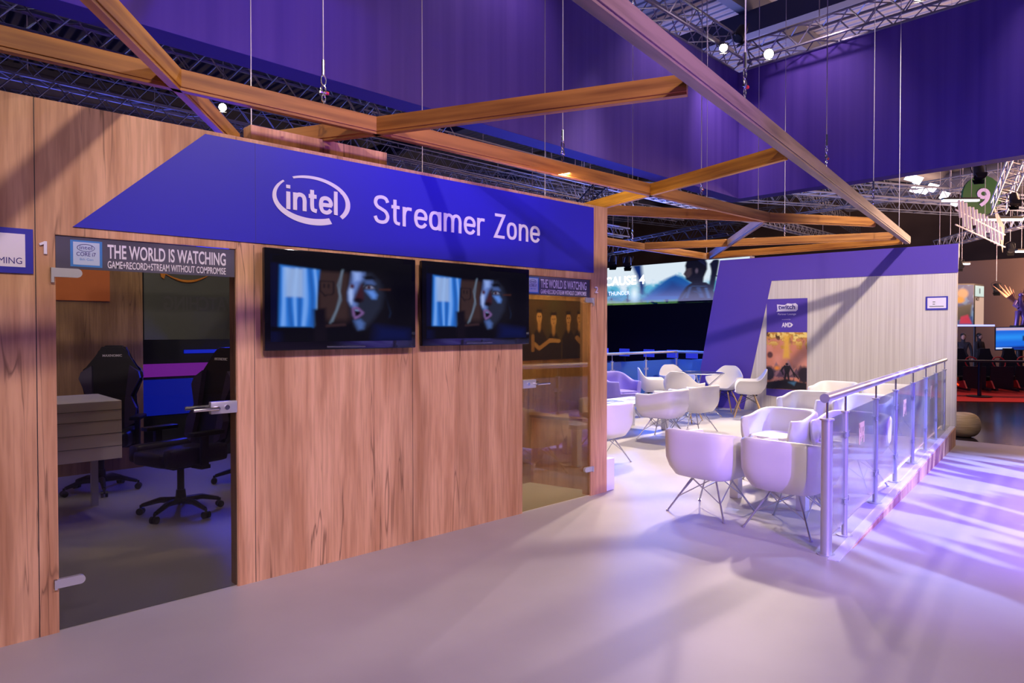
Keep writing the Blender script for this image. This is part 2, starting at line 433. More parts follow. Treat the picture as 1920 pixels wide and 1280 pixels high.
class Pic:
    """u right 0..asp, v up 0..1"""
    def __init__(s, nx, ny, bg):
        s.nx, s.ny = nx, ny; s.asp = nx / ny
        s.u, s.v = np.meshgrid(np.linspace(0, 1, nx), np.linspace(0, 1, ny)); s.c = np.zeros((ny, nx, 3)) + lin(bg)
        s.rng = np.random.RandomState(3)

    def mix(s, a, col):
        a = np.clip(a, 0, 1)[..., None]; s.c = s.c * (1 - a) + lin(col) * a

    def ell(s, cx, cy, rx, ry, col, soft=.02, k=1.0, rot=0):
        dx = (s.u - cx); dy = (s.v - cy); ca, sa = math.cos(rot), math.sin(rot)
        x = (dx * ca + dy * sa) / rx; y = (-dx * sa + dy * ca) / ry
        d = np.sqrt(x * x + y * y); s.mix(k * np.clip((1 - d) / (soft / min(rx, ry)) + .5, 0, 1), col)

    def poly(s, pts, col, soft=.01, k=1.0):
        x, y = s.u, s.v; ins = np.zeros_like(x, bool); dist = np.full_like(x, 9.); n = len(pts)
        for i in range(n):
            x0, y0 = pts[i]; x1, y1 = pts[(i + 1) % n]
            if y0 != y1:
                c = ((y0 > y) != (y1 > y)) & (x < (x1 - x0) * (y - y0) / (y1 - y0) + x0); ins ^= c
            L2 = (x1 - x0) ** 2 + (y1 - y0) ** 2 + 1e-9
            t = np.clip(((x - x0) * (x1 - x0) + (y - y0) * (y1 - y0)) / L2, 0, 1)
            dist = np.minimum(dist, np.hypot(x - x0 - t * (x1 - x0), y - y0 - t * (y1 - y0)))
        sd = np.where(ins, dist, -dist); s.mix(k * np.clip(sd / soft + .5, 0, 1), col)

    def line(s, pts, wd, col, k=1.0, soft=.008):
        d = np.full_like(s.u, 9.)
        for (x0, y0), (x1, y1) in zip(pts[:-1], pts[1:]):
            L2 = (x1 - x0) ** 2 + (y1 - y0) ** 2 + 1e-9
            t = np.clip(((s.u - x0) * (x1 - x0) + (s.v - y0) * (y1 - y0)) / L2, 0, 1)
            d = np.minimum(d, np.hypot(s.u - x0 - t * (x1 - x0), s.v - y0 - t * (y1 - y0)))
        s.mix(k * np.clip((wd - d) / soft + .5, 0, 1), col)

    def noise(s, sx, sy, seed=1, octv=3):
        rs = np.random.RandomState(seed); out = np.zeros_like(s.u); amp = 1; tot = 0
        for o in range(octv):
            gx, gy = int(sx * 2 ** o) + 2, int(sy * 2 ** o) + 2; g = rs.rand(gy + 1, gx + 1)
            x = s.u * (gx - 1); y = s.v * (gy - 1); xi = x.astype(int); yi = y.astype(int); fx = x - xi; fy = y - yi
            fx = fx * fx * (3 - 2 * fx); fy = fy * fy * (3 - 2 * fy)
            out += amp * (g[yi, xi] * (1 - fx) * (1 - fy) + g[yi, xi + 1] * fx * (1 - fy) + g[yi + 1, xi] * (1 - fx) * fy + g[yi + 1, xi + 1] * fx * fy)
            tot += amp; amp *= .5
        return out / tot

    def blur(s, n=1):
        for _ in range(n):
            for ax in (0, 1):
                a = np.roll(s.c, 1, ax); b_ = np.roll(s.c, -1, ax)
                if ax == 0: a[0] = s.c[0]; b_[-1] = s.c[-1]
                else: a[:, 0] = s.c[:, 0]; b_[:, -1] = s.c[:, -1]
                s.c = (a + 2 * s.c + b_) / 4

    def mesh(s, name, origin, xdir, wd, ht, m, parent=None, updir=(0, 0, 1)):
        X = np.array(xdir, float); X /= np.linalg.norm(X); U = np.array(updir, float)
        co = np.array(origin) + (s.u[..., None] * wd) * X + (s.v[..., None] * ht) * U
        nx, ny = s.nx, s.ny; me = bpy.data.meshes.new(name)
        i = (np.arange(ny - 1)[:, None] * nx + np.arange(nx - 1)[None]).ravel()
        faces = np.stack([i, i + 1, i + nx + 1, i + nx], 1)
        me.from_pydata(co.reshape(-1, 3).tolist(), [], faces.tolist())
        at_ = me.color_attributes.new('print', 'FLOAT_COLOR', 'POINT')
        c4 = np.concatenate([np.clip(s.c, 0, 1).reshape(-1, 3), np.ones((nx * ny, 1))], 1)
        at_.data.foreach_set('color', c4.ravel().astype(np.float32)); me.materials.append(m)
        o = bpy.data.objects.new(name, me); C.objects.link(o)
        if parent is not None: o.parent = parent
        return o


# ================================================================== THE SETTING
WY = 3.985          # front face of the wooden wall
struct = lambda o: tag(o, kind='structure')
# rail/ramp line
RA = Vector((4.63, 1.86, 0)); RB = Vector((12.27, 3.08, 0)); RD = (RB - RA).normalized(); RN = Vector((RD.y, -RD.x, 0))   # RN towards the ramp
EA = Vector((4.55, 1.75, 0)); EB = EA + RD * 7.80
b = MB()
b.prism([(-9, -9), (4.62, -9), (4.62, 1.76), (EB.x, EB.y), (12.75, 7.4), (12.55, 8.35), (-9, 8.35)], lambda p: (p[0], p[1], 0), lambda p: (p[0], p[1], -.34))
struct(b.build('floor', 'floor'))
b = MB(); b.prism([(4.62, -9), (13.3, -9), (13.1, 3.3), (EB.x, EB.y), (4.62, 1.76)], lambda p: (p[0], p[1], -.325 * (p[0] - 4.62) / 8.5), lambda p: (p[0], p[1], -.345))
tag(b.build('floor_ramp', 'floor'), kind='structure')
b = MB(); b.obox(EA + Vector((0, 0, -.004)) - RN * .03, EB + Vector((0, 0, -.004)) - RN * .03, .07, .016)
struct(b.build('trim_1', 'aluline'))
b = MB()
b.prism([(0, -.012), (7.78, -.012), (7.78, -.335), (0, -.03)], lambda p: EA + RD * p[0] + RN * .012 + Vector((0, 0, p[1])), lambda p: EA + RD * p[0] - RN * .02 + Vector((0, 0, p[1])))
struct(b.build('baseboard_ramp', 'wood'))
b = MB(); b.box(-30, -14, -.40, 60, 60, -.345)
struct(b.build('floor_hall', 'hallfloor'))
b = MB(); b.box(-30, -14, 11.0, 60, 60, 11.2); struct(b.build('ceiling', 'roof'))
b = MB(); b.box(47, -14, -.34, 47.3, 60, 11.0); struct(b.build('wall_far_right', 'hallwall'))
b = MB(); b.box(-30, 44, -.34, 47, 44.3, 11.0); struct(b.build('wall_far_left', 'hallwall'))

# main wooden wall
T = .10
b = MB(); g = .002
for x0, x1, z0, z1 in ((-2.5, .588, 0, 2.62), (.592, .668, 0, 2.62), (.668, 1.558, 1.972, 2.62), (1.558, 3.868, 0, 2.62), (3.868, 4.735, 1.955, 2.62), (4.735, 4.96, 0, 2.62)):
    b.box(x0 + (g if x0 in (1.558,) else 0), WY, z0, x1, WY + T, z1)
struct(b.build('wall_front', 'wood'))
b = MB()   # TV board seams: thin dark joints
for x in (.59, 1.66, 2.79): b.box(x - .0015, WY - .0008, 0 if x < 1 else 0, x + .0015, WY + .001, 2.0 if x > 1 else 2.62)
struct(b.build('trim_2', 'dark'))
# booth inner walls
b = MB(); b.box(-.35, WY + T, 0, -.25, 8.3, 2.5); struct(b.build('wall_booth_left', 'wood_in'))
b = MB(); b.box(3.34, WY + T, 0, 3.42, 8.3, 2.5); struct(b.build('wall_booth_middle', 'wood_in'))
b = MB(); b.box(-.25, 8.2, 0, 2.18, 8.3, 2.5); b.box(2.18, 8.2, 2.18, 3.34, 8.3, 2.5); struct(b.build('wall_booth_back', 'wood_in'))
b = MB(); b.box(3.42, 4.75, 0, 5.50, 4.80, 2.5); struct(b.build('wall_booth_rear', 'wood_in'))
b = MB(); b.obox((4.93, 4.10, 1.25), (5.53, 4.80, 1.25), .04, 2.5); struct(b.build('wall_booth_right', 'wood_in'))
tag(MB().box(1.9, 4.6, 0, 2.98, 4.72, 2.89).build('partition_panel', 'wood'), 'tall oak panel rising behind the blue sign, its top edge showing above it', 'panel')

# lounge end wall
WA = Vector((12.27, 3.0, 0)); WN = Vector((math.cos(R(5)), math.sin(R(5)), 0)); WT = Vector((-WN.y, WN.x, 0))


def wp(t, z, off=0.0): return WA + WT * t - WN * off + Vector((0, 0, z))


b = MB(); b.prism([(4.38, 0), (-.02, 0), (-.02, 2.39), (-.04, 2.83), (3.84, 2.83)], lambda p: wp(p[0], p[1]), lambda p: wp(p[0], p[1], -.09))
struct(b.build('wall_end', 'white_wall'))
e = tag(MB().prism([(4.375, .001), (3.36, .001), (2.85, 2.395), (-.035, 2.385), (-.035, 2.832), (3.845, 2.832)], lambda p: wp(p[0], p[1], .006), lambda p: wp(p[0], p[1], .0005)).build('wall_vinyl', 'purple'),
        'purple vinyl sweeping down the left side and across the top of the white end wall', 'wall covering')

# ================================================================== SIGNS ON THE WALL
t_ = empty('wall_sign', (2.75, WY, 2.3), 0, 'large blue sign board with white oval logo and Streamer Zone lettering', 'sign')


def crom(pts, k=6):
    P_ = [pts[0]] + list(pts) + [pts[-1]]; out = []
    for i in range(1, len(P_) - 2):
        a, b_, c_, d_ = P_[i - 1:i + 3]
        for j in range(k):
            t = j / k
            out.append(tuple(.5 * (2 * b_[q] + (c_[q] - a[q]) * t + (2 * a[q] - 5 * b_[q] + 4 * c_[q] - d_[q]) * t * t + (3 * b_[q] - a[q] - 3 * c_[q] + d_[q]) * t ** 3) for q in (0, 1)))
    return out + [tuple(pts[-1])]


def oval(cx_, cy, rx, ry, n=36):
    return [(cx_ + rx * abs(math.cos(a)) ** .8 * (1 if math.cos(a) >= 0 else -1), cy + ry * abs(math.sin(a)) ** .8 * (1 if math.sin(a) >= 0 else -1)) for a in [2 * math.pi * i / n for i in range(n + 1)]]


GL = {'S': (.56, [crom([(.50, .77), (.43, .90), (.28, .945), (.12, .89), (.065, .74), (.13, .60), (.28, .52), (.43, .43), (.50, .27), (.44, .11), (.28, .055), (.12, .10), (.05, .25)])]),
      't': (.33, [crom([(.13, .92), (.13, .60), (.13, .24), (.17, .10), (.31, .06)]), [(.0, .655), (.30, .655)]]),
      'r': (.37, [[(.07, 0), (.07, .71)], crom([(.07, .40), (.10, .56), (.19, .65), (.35, .65)])]),
      'e': (.51, [crom([(.46, .36), (.46, .49), (.39, .61), (.26, .66), (.13, .61), (.07, .46), (.07, .27), (.13, .11), (.26, .055), (.38, .09), (.46, .19)]), [(.08, .37), (.50, .37)]]),
      'a': (.52, [oval(.25, .36, .185, .30), [(.445, .71), (.445, 0)]]),
      'n': (.51, [[(.07, 0), (.07, .71)], crom([(.07, .40), (.12, .58), (.25, .655), (.38, .60), (.43, .45), (.43, .22), (.43, 0)])]),
      'm': (.79, [[(.07, 0), (.07, .71)], crom([(.07, .40), (.11, .58), (.22, .655), (.34, .60), (.385, .45), (.385, .22), (.385, 0)]), crom([(.385, .40), (.42, .58), (.53, .655), (.65, .60), (.70, .45), (.70, .22), (.70, 0)])]),
      'Z': (.53, [[(.04, .942), (.47, .942), (.06, .058), (.50, .058)]]),
      'o': (.52, [oval(.25, .36, .185, .30)]), 'l': (.17, [[(.07, 0), (.07, 1.0)]]), 'i': (.17, [[(.07, 0), (.07, .71)], [(.07, .84), (.07, .98)]]), ' ': (.28, [])}


def stroke_text(name, txt, wd, ht, m, origin, par, sw=.115, depth=.004, gap=.07, scale_w=1.0):
    x = 0; lines = []
    for ch in txt:
        a, st_ = GL[ch]; lines += [[(p[0] * scale_w + x, p[1]) for p in l_] for l_ in st_]; x += a * scale_w + gap
    allp = [p for l_ in lines for p in l_]; x0 = min(p[0] for p in allp) - sw / 2; x1 = max(p[0] for p in allp) + sw / 2
    fx = wd / (x1 - x0); fz = ht; b = MB()
    for li, l_ in enumerate(lines):
        n = len(l_); dp = depth + .0006 * (li % 3); L_ = []; R_ = []
        for i, p in enumerate(l_):
            if i == 0: t = (l_[1][0] - p[0], l_[1][1] - p[1])
            elif i == n - 1: t = (p[0] - l_[-2][0], p[1] - l_[-2][1])
            else: t = None
            if t is not None:
                q = math.hypot(*t) or 1; nx_, ny_ = -t[1] / q, t[0] / q; k = 1
            else:
                a = (p[0] - l_[i - 1][0], p[1] - l_[i - 1][1]); c_ = (l_[i + 1][0] - p[0], l_[i + 1][1] - p[1]); qa = math.hypot(*a) or 1; qc = math.hypot(*c_) or 1
                n1 = (-a[1] / qa, a[0] / qa); n2 = (-c_[1] / qc, c_[0] / qc); nx_, ny_ = n1[0] + n2[0], n1[1] + n2[1]; q = math.hypot(nx_, ny_) or 1; nx_ /= q; ny_ /= q; k = min(3.2, 1 / max(.3, nx_ * n1[0] + ny_ * n1[1]))
            L_.append((p[0] + nx_ * sw / 2 * k, p[1] + ny_ * sw / 2 * k)); R_.append((p[0] - nx_ * sw / 2 * k, p[1] - ny_ * sw / 2 * k))
        for i in range(n - 1):
            quad_ = [L_[i], L_[i + 1], R_[i + 1], R_[i]]
            mp_ = lambda p, o_: (origin[0] + (p[0] - x0) * fx, origin[1] - o_, origin[2] + p[1] * fz)
            vv = [b.bm.verts.new(mp_(p, dp)) for p in quad_]; b.bm.faces.new(vv); ww = [b.bm.verts.new(mp_(p, 0)) for p in quad_]; b.bm.faces.new((vv[0], vv[1], ww[1], ww[0])); b.bm.faces.new((vv[2], vv[3], ww[3], ww[2]))
            if i == 0: b.bm.faces.new((vv[3], vv[0], ww[0], ww[3]))
            if i == n - 2: b.bm.faces.new((vv[1], vv[2], ww[2], ww[1]))
    return up(b.build(name, m), par)


def up(o, par):   # keep world coordinates while parenting
    o.parent = par; o.matrix_parent_inverse = Matrix.Translation(-Vector(par.location)) if par.rotation_euler.z == 0 else (Matrix.Translation(par.location) @ Matrix.Rotation(par.rotation_euler.z, 4, 'Z')).inverted()
    return o


F = lambda off: (lambda p: (p[0], WY - off, p[1]))
up(MB().prism([(.745, 2.012), (4.757, 2.012), (4.757, 2.597), (1.385, 2.597)], F(.008), F(.0005)).build('board', 'blue'), t_)
up(MB().box(1.667, WY - .0088, 2.012, 1.670, WY - .0075, 2.597).build('seam', 'navytext'), t_)
lo = MB()
cx, cz, ra, rb_ = 2.032, 2.307, .262, .152


def ring(b, a0, a1, w0f, n=60, off=.0125):
    out = []; inn = []
    for i in range(n + 1):
        a = R(a0 + (a1 - a0) * i / n); wdt = w0f(i / n)
        out.append((cx + ra * math.cos(a), cz + rb_ * math.sin(a))); inn.append((cx + (ra - wdt) * math.cos(a), cz + (rb_ - wdt * .95) * math.sin(a)))
    for i in range(n):
        q = [out[i], out[i + 1], inn[i + 1], inn[i]]
        b.prism(q, F(off), F(.009))


lo2 = MB(); ring(lo2, 121, -38, lambda t: .014 + .022 * min(1, t * 1.2) * (1 - max(0, t - .75) * 1.6))
ring(lo, 138, 300, lambda t: .012 + .030 * math.sin(min(1, t * 1.1) * math.pi / 2))
up(lo.build('logo_ring', 'letter'), t_); up(lo2.build('logo_ring', 'letter'), t_)
stroke_text('logo_word', 'intel', .345, .150, 'letter', (1.857, WY - .009, 2.235), t_, .165, .004, .085, 1.12)
up(text('trademark', '®', .018, .018, 'letter', (2.222, WY - .009, 2.372), (1, 0, 0), extrude=.003), t_)
stroke_text('lettering', 'Streamer Zone', 1.60, .190, 'letter', (2.468, WY - .009, 2.217), t_, .118, .004, .075)

t_ = empty('room_sign', (.2, WY, 1.87), 0, 'small blue framed white sign at the left picture edge reading STREAMING', 'sign')
up(MB().box(-.15, WY - .012, 1.768, .580, WY - .0005, 1.982, .002).build('frame', 'bluebox'), t_)
up(MB().box(-.12, WY - .014, 1.798, .548, WY - .0122, 1.955).build('panel', 'letter'), t_)
up(text('lettering', 'STREAMING', .200, .030, 'navytext', (.335, WY - .0142, 1.812), (1, 0, 0), extrude=.0008), t_)
text_1 = MB().prism([(.623, 1.868), (.636, 1.868), (.636, 1.930), (.626, 1.930), (.604, 1.918), (.607, 1.907), (.623, 1.915)], lambda p: (p[0], WY - .012, p[1]), lambda p: (p[0], WY - .0005, p[1])).build('door_number', 'letter')
tag(text_1, 'white raised number 1 beside the left glass door', 'number')
text_2 = text('door_number', '2', .040, .058, 'letter', (4.775, WY - .0005, 1.832), (1, 0, 0), bold=.012, extrude=.012)
tag(text_2, 'white raised number 2 beside the right glass door', 'number')


# ================================================================== GLASS DOORS
def door(name, x0, x1, ztop, gm, hinge_left, zf, lab):
    d = empty(name, ((x0 + x1) / 2, WY, 0), kind='structure'); gy = WY + .012
    up(MB().box(x0 + .004, gy, .008, x1 - .006, gy + .008, ztop - .006).build('glass_pane', gm), d)
    b = MB(); b.box(x0 - .001, WY + .001, 0, x0 + .003, WY + T, ztop); b.box(x1 - .004, WY + .001, 0, x1, WY + T, ztop); b.box(x0, WY + .001, ztop - .004, x1, WY + T, ztop)
    up(b.build('door_frame', 'wood'), d)
    fl = up(MB().box(x0 + .006, gy - .0012, zf, x1 - .008, gy - .0002, ztop - .007).build('sign_film', 'film'), d)
    wd = x1 - x0; h = ztop - zf; k = wd / .89

    def kid(o): o.parent = fl; return o
    ty = gy - .0013
    kid(text('headline', 'THE WORLD IS WATCHING', .600 * k, .073, 'letter', (x0 + .232 * k, ty, zf + .062), (1, 0, 0), bold=.018, extrude=.001))
    kid(text('tagline', 'GAME+RECORD+STREAM WITHOUT COMPROMISE', .600 * k, .038, 'letter', (x0 + .232 * k, ty, zf + .012), (1, 0, 0), bold=.012, extrude=.001))
    bx = x0 + .068 * k
    bd = kid(MB().box(bx, ty - .0012, zf + .012, bx + .14 * k, ty, zf + .145).build('chip_badge', 'chipblue'))
    kid(MB().box(bx + .012, ty - .0018, zf + .022, bx + .14 * k - .012, ty - .001, zf + .136).build('badge_face', 'chipwhite'))
    kid(text('badge_word', 'intel', .055 * k, .020, 'navytext', (bx + .04 * k, ty - .0019, zf + .100), (1, 0, 0), extrude=.0005))
    lp = MB(); lp.tube([(bx + .0675 * k + math.cos(a) * .038 * k, ty - .0024, zf + .108 + math.sin(a) * .018) for a in [R(i * 15) for i in range(24)]], .0014, 5, True)
    kid(lp.build('badge_ring', 'navytext'))
    kid(text('badge_model', 'CORE i7', .085 * k, .020, 'navytext', (bx + .026 * k, ty - .0019, zf + .066), (1, 0, 0), bold=.01, extrude=.0005))
    kid(text('badge_line', '8th Gen', .060 * k, .012, 'chipblue', (bx + .040 * k, ty - .0019, zf + .044), (1, 0, 0), extrude=.0005))
    for z in (ztop - .19, .245):
        b = MB()
        if hinge_left: xa, xb, s = x0 - .018, x0 + .115, 1
        else: xa, xb, s = x1 + .018, x1 - .095, -1
        b.prism([(xa, z - .022), (xb - s * .022, z - .022)] + [(xb - s * .022 + s * .022 * math.cos(R(a)), z + .022 * math.sin(R(a))) for a in range(-75, 76, 15)] + [(xb - s * .022, z + .022), (xa, z + .022)],
                lambda p: (p[0], WY - .012, p[1]), lambda p: (p[0], WY + .011, p[1]))
        b.box(min(xa, xa + s * .012), WY - .022, z - .05 if z > 1 else z - .025, max(xa, xa + s * .012), WY - .001, z + .022)
        up(b.build('hinge', 'satin', smooth=25), d)
    hx = x1 - .004 if hinge_left else x0 + .004; s = -1 if hinge_left else 1; z = 1.055
    hd = up(MB().box(min(hx, hx + s * .15), WY - .010, z - .035, max(hx, hx + s * .15), WY + .030, z + .035, .006).build('handle_plate', 'satin', smooth=True), d)
    b = MB(); r0 = hx + s * .125; b.tube([(r0, WY - .01, z), (r0, WY - .055, z)], .012, 12)
    b.tube([(r0, WY - .052, z), (r0 + s * .02, WY - .058, z), (r0 + s * .135, WY - .058, z)], .0105, 12)
    b.tube([(r0, WY + .03, z), (r0, WY + .075, z)], .012, 12); b.tube([(r0, WY + .072, z), (r0 + s * .02, WY + .078, z), (r0 + s * .135, WY + .078, z)], .0105, 12)
    h2 = b.build('lever', 'chrome', smooth=True); h2.parent = hd
    b = MB(); b.tube([(hx + s * .06, WY - .010, z), (hx + s * .06, WY - .016, z)], .014, 14)
    h3 = b.build('lock_cylinder', 'chrome', smooth=True); h3.parent = hd
    return d


door('door_1', .668, 1.558, 1.972, 'glass_dark', True, 1.805, '')
door('door_2', 3.868, 4.735, 1.955, 'glass_bronze', False, 1.79, '')

# ================================================================== TELEVISIONS
P = Pic(240, 130, (2, 2, 4))
P.poly([(0, 0), (.05, 0), (.05, 1), (0, 1)], (4, 8, 45), .08)
P.mix(np.clip((P.u - .28) / .05, 0, 1) * np.clip((.55 - P.u) / .06, 0, 1) * np.clip((P.v - .2) / .1, 0, 1) * np.clip((.86 - P.v) / .05, 0, 1) * .9, (52, 36, 34))
# bright curtain window
st = P.noise(14, 1, 5, 1)
P.poly([(.05, .17), (.275, .17), (.315, .85), (.06, .88)], (40, 110, 200), .02)
msk = (P.u > .055) & (P.u < .30 + .0 * P.v) & (P.v > .18) & (P.v < .86)
fold = .5 + .5 * np.sin(P.u * 95 + st * 5)
P.mix(msk * np.clip(fold * 1.1 - .55, 0, 1) * .9, (8, 40, 120)); P.mix(msk * np.clip((1 - fold) - .55, 0, 1) * .9, (150, 195, 255))
P.poly([(.09, .52), (.21, .52), (.21, .85), (.09, .85)], (150, 175, 215), .03, .75)
P.poly([(.0, .12), (.275, .12), (.262, .175), (0, .175)], (2, 2, 4), .01)
# speech-bubble mark drawn on the wall
P.line([(.315, .60), (.315, .72), (.41, .72), (.41, .585), (.395, .56), (.365, .56), (.35, .54), (.34, .57), (.32, .60)], .005, (14, 10, 14))
P.line([(.345, .645), (.345, .685)], .005, (14, 10, 14)); P.line([(.375, .645), (.375, .685)], .005, (14, 10, 14))
P.poly([(.28, 0), (.36, .0), (.355, .40), (.27, .38)], (10, 6, 12), .03)
P.poly([(.355, .17), (.5, .19), (.49, .22), (.355, .20)], (50, 32, 34), .01, .8)
# hair strands
for q in ([(.475, .87), (.44, .68), (.455, .55), (.43, .38), (.385, .22)], [(.47, .85), (.45, .60), (.46, .5), (.40, .24)]): P.line(q, .006, (95, 110, 130), .75, .014)
P.line([(.77, .72), (.80, .52), (.83, .36), (.82, .30)], .004, (25, 45, 80), .8, .014)
# head turned three quarters to the left, lit blue from the left side
P.ell(.70, .52, .14, .38, (10, 9, 12), .10)
P.poly([(.545, .85), (.68, .85), (.74, .76), (.775, .58), (.755, .42), (.70, .28), (.63, .15), (.585, .13), (.56, .18), (.548, .28), (.535, .33), (.532, .39), (.535, .43), (.515, .50), (.517, .60), (.535, .68)], (30, 34, 50), .05)
P.poly([(.545, .85), (.63, .85), (.625, .77), (.595, .71), (.575, .62), (.56, .56), (.56, .50), (.575, .46), (.57, .42), (.55, .41), (.535, .43), (.515, .50), (.515, .60), (.53, .69)], (92, 116, 180), .04)
P.poly([(.515, .60), (.53, .69), (.545, .64), (.545, .54), (.535, .45), (.52, .50)], (150, 170, 222), .025)
P.poly([(.55, .85), (.60, .85), (.595, .76), (.56, .74)], (130, 155, 215), .035)
P.ell(.54, .675, .016, .028, (58, 18, 26), .02)
P.poly([(.61, .71), (.625, .60), (.625, .52), (.60, .485), (.565, .49), (.556, .53), (.575, .60), (.59, .66)], (52, 24, 32), .03)
P.ell(.585, .505, .034, .028, (16, 8, 14), .025)
P.poly([(.62, .80), (.68, .82), (.715, .79), (.70, .765), (.64, .765)], (8, 8, 14), .025)
P.poly([(.625, .76), (.69, .765), (.715, .72), (.70, .70), (.64, .71)], (62, 82, 134), .03)
P.ell(.668, .672, .036, .026, (120, 124, 156), .02); P.ell(.664, .672, .014, .022, (44, 12, 16), .012); P.line([(.63, .665), (.65, .70), (.685, .70), (.71, .675)], .007, (8, 7, 14)); P.line([(.635, .655), (.66, .645), (.70, .655)], .005, (24, 20, 36))
P.poly([(.64, .63), (.70, .635), (.725, .58), (.715, .53), (.69, .53)], (84, 126, 205), .035)
P.poly([(.54, .40), (.555, .425), (.585, .415), (.625, .355), (.62, .335), (.585, .29), (.56, .27), (.545, .32)], (116, 84, 140), .022)
P.poly([(.553, .395), (.575, .40), (.608, .350), (.585, .315), (.562, .305)], (12, 3, 8), .014); P.poly([(.558, .392), (.585, .385), (.59, .372), (.562, .376)], (120, 140, 190), .008)
P.poly([(.555, .25), (.60, .27), (.63, .22), (.62, .15), (.585, .14)], (66, 92, 150), .035)
P.poly([(.72, .19), (.98, .14), (.99, 0), (.70, 0)], (4, 14, 62), .10, .9)
P.poly([(.74, .66), (.83, .665), (.83, .645), (.74, .64)], (60, 32, 24), .012, .9)
P.blur(2)
P.poly([(0, .9), (1, .9), (1, 1), (0, 1)], (3, 3, 5), .03)
M['tvpic'] = vmat('television_picture', 1.0, True, .08)


def tv(x0, x1, z0, z1, label):
    t = empty('television', ((x0 + x1) / 2, WY, (z0 + z1) / 2), 0, label, 'television', 'wall televisions'); yb = WY - .075
    b = MB(); b.box(x0, yb, z0, x1, yb + .035, z1, .008); up(b.build('bezel', 'gloss', smooth=30), t)
    up(MB().box(x0 + .12, yb + .034, z0 + .08, x1 - .12, WY - .012, z1 - .08, .01).build('rear_housing', 'black'), t)
    up(MB().box(x0 + .35, WY - .03, z0 + .15, x1 - .35, WY - .001, z1 - .15).build('wall_bracket', 'dark'), t)
    up(P.mesh('screen', (x0 + .035, yb - .0012, z0 + .052), (1, 0, 0), x1 - x0 - .07, z1 - z0 - .088, M['tvpic']), t)
    up(MB().box(x0 + .40, yb - .003, z0 + .014, x1 - .40, yb + .001, z0 + .022, .001).build('trim_strip', 'chrome'), t)
    return t


tv(1.69, 2.765, 1.375, 1.985, 'left of the two black wall televisions, beside the left glass door')
tv(2.82, 3.875, 1.385, 1.985, 'right of the two black wall televisions, beside the narrow right glass door')

# ================================================================== TIMBER GRID
ZB, ZT = 2.88, 3.0


def beam(p0, p1, label, w_=.065, h=(ZB, ZT), m_=None):
    p0 = Vector((*p0, 0)); p1 = Vector((*p1, 0)); d = (p1 - p0).normalized(); ln = (p1 - p0).length
    # local space: the beam runs along its own x so that the grain follows it
    b = MB(); b.box(0, -w_ / 2, h[0] - h[1] + .018, ln, w_ / 2, 0, .003); b.box(0, -w_ / 2 + .008, h[0] - h[1], ln, w_ / 2 - .008, h[0] - h[1] + .020, .002)
    o = b.build('timber_beam', M['beam_' + (m_ or random.choice('abc'))])
    o.location = (p0.x, p0.y, h[1]); o.rotation_euler = (0, 0, math.atan2(d.y, d.x))
    return tag(o, label, 'beam', 'timber beams of the hanging grid')


random.seed(5)
for k, c0, c1 in (('a', (.24, .075, .010), (.56, .23, .035)), ('b', (.32, .12, .010), (.72, .34, .035)), ('c', (.22, .075, .015), (.48, .20, .04)), ('d', (.13, .08, .06), (.28, .18, .13))):
    m = mat('stained_timber_' + k, c1, .5); noise_col(m, c0, c1, (.35, 3, 5), 3.5, 6, .30, .62, .1); M['beam_' + k] = m
beam((-1.6, 4.24), (8.45, 4.15), 'long beam running just above and along the top of the wooden front wall')
beam((-1.8, 1.20), (12.22, 3.66), 'big near beam crossing from the top of the picture down to the end wall', .085, m_='d')
beam((-.60, 1.53), (2.06, 5.27), 'diagonal beam at the upper left, crossing under the picture top and ending above the blue sign')
beam((2.15, 5.28), (3.53, 2.24), 'beam crossing over the long beam above the oak panel to the big near beam')
beam((6.25, 5.45), (5.44, 2.53), 'beam crossing the long beam in the middle and meeting the big near beam')
beam((6.35, 5.30), (9.85, 3.36), 'flat looking beam from the corner post to the middle of the big near beam')
beam((2.3, 5.40), (6.3, 5.42), 'rear beam hidden behind the front wall top')
beam((8.0, 7.05), (12.05, 7.17), 'back beam from the corner post to the top left of the end wall')
beam((9.78, 7.03), (11.50, 3.60), 'orange beam from the back beam to the far end of the big near beam')
beam((11.92, 7.10), (12.18, 3.72), 'last orange beam, lying right in front of the top of the end wall')
beam((8.45, 4.2), (11.98, 7.08), 'steep short looking beam in front of the large landscape screen', m_='d')


def wire(x, y, z0, label, ztop=10.98, shackle=True, red=False, r=.0042):
    t = empty('suspension_wire', (x, y, z0), 0, label, 'wire', 'steel wires carrying the timber grid')
    b = MB(); b.tube([(0, 0, .30 if shackle else 0), (0, 0, ztop - z0)], r, 6); b.build('cable', 'wire', t, True)
    if shackle:
        b = MB(); b.tube([(0, 0, .30), (0, 0, .20)], .011, 8)
        b.tube([(math.sin(a) * .018, 0, .165 + math.cos(a) * .032) for a in [R(i * 22.5) for i in range(16)]], .005, 6, True)
        b.build('wire_loop', 'chrome', t, True)
        b = MB(); b.tube([(math.sin(a) * .016, math.cos(a) * .004, .108 + math.cos(a) * .026) for a in [R(i * 22.5) for i in range(16)]], .0065, 6, True)
        b.tube([(-.024, 0, .085), (.024, 0, .085)], .008, 8); b.build('shackle', 'chrome', t, True)
        if red: MB().tube([(.018, 0, .085), (.036, 0, .085)], .012, 8).build('shackle_pin', 'red', t, True)
        b = MB(); b.tube([(math.sin(a) * .014, 0, .045 + math.cos(a) * .025) for a in [R(i * 22.5) for i in range(16)]], .005, 6, True); b.tube([(0, 0, .03), (0, 0, -.02)], .006, 6)
        b.build('eye_bolt', 'chrome', t, True)
    return t


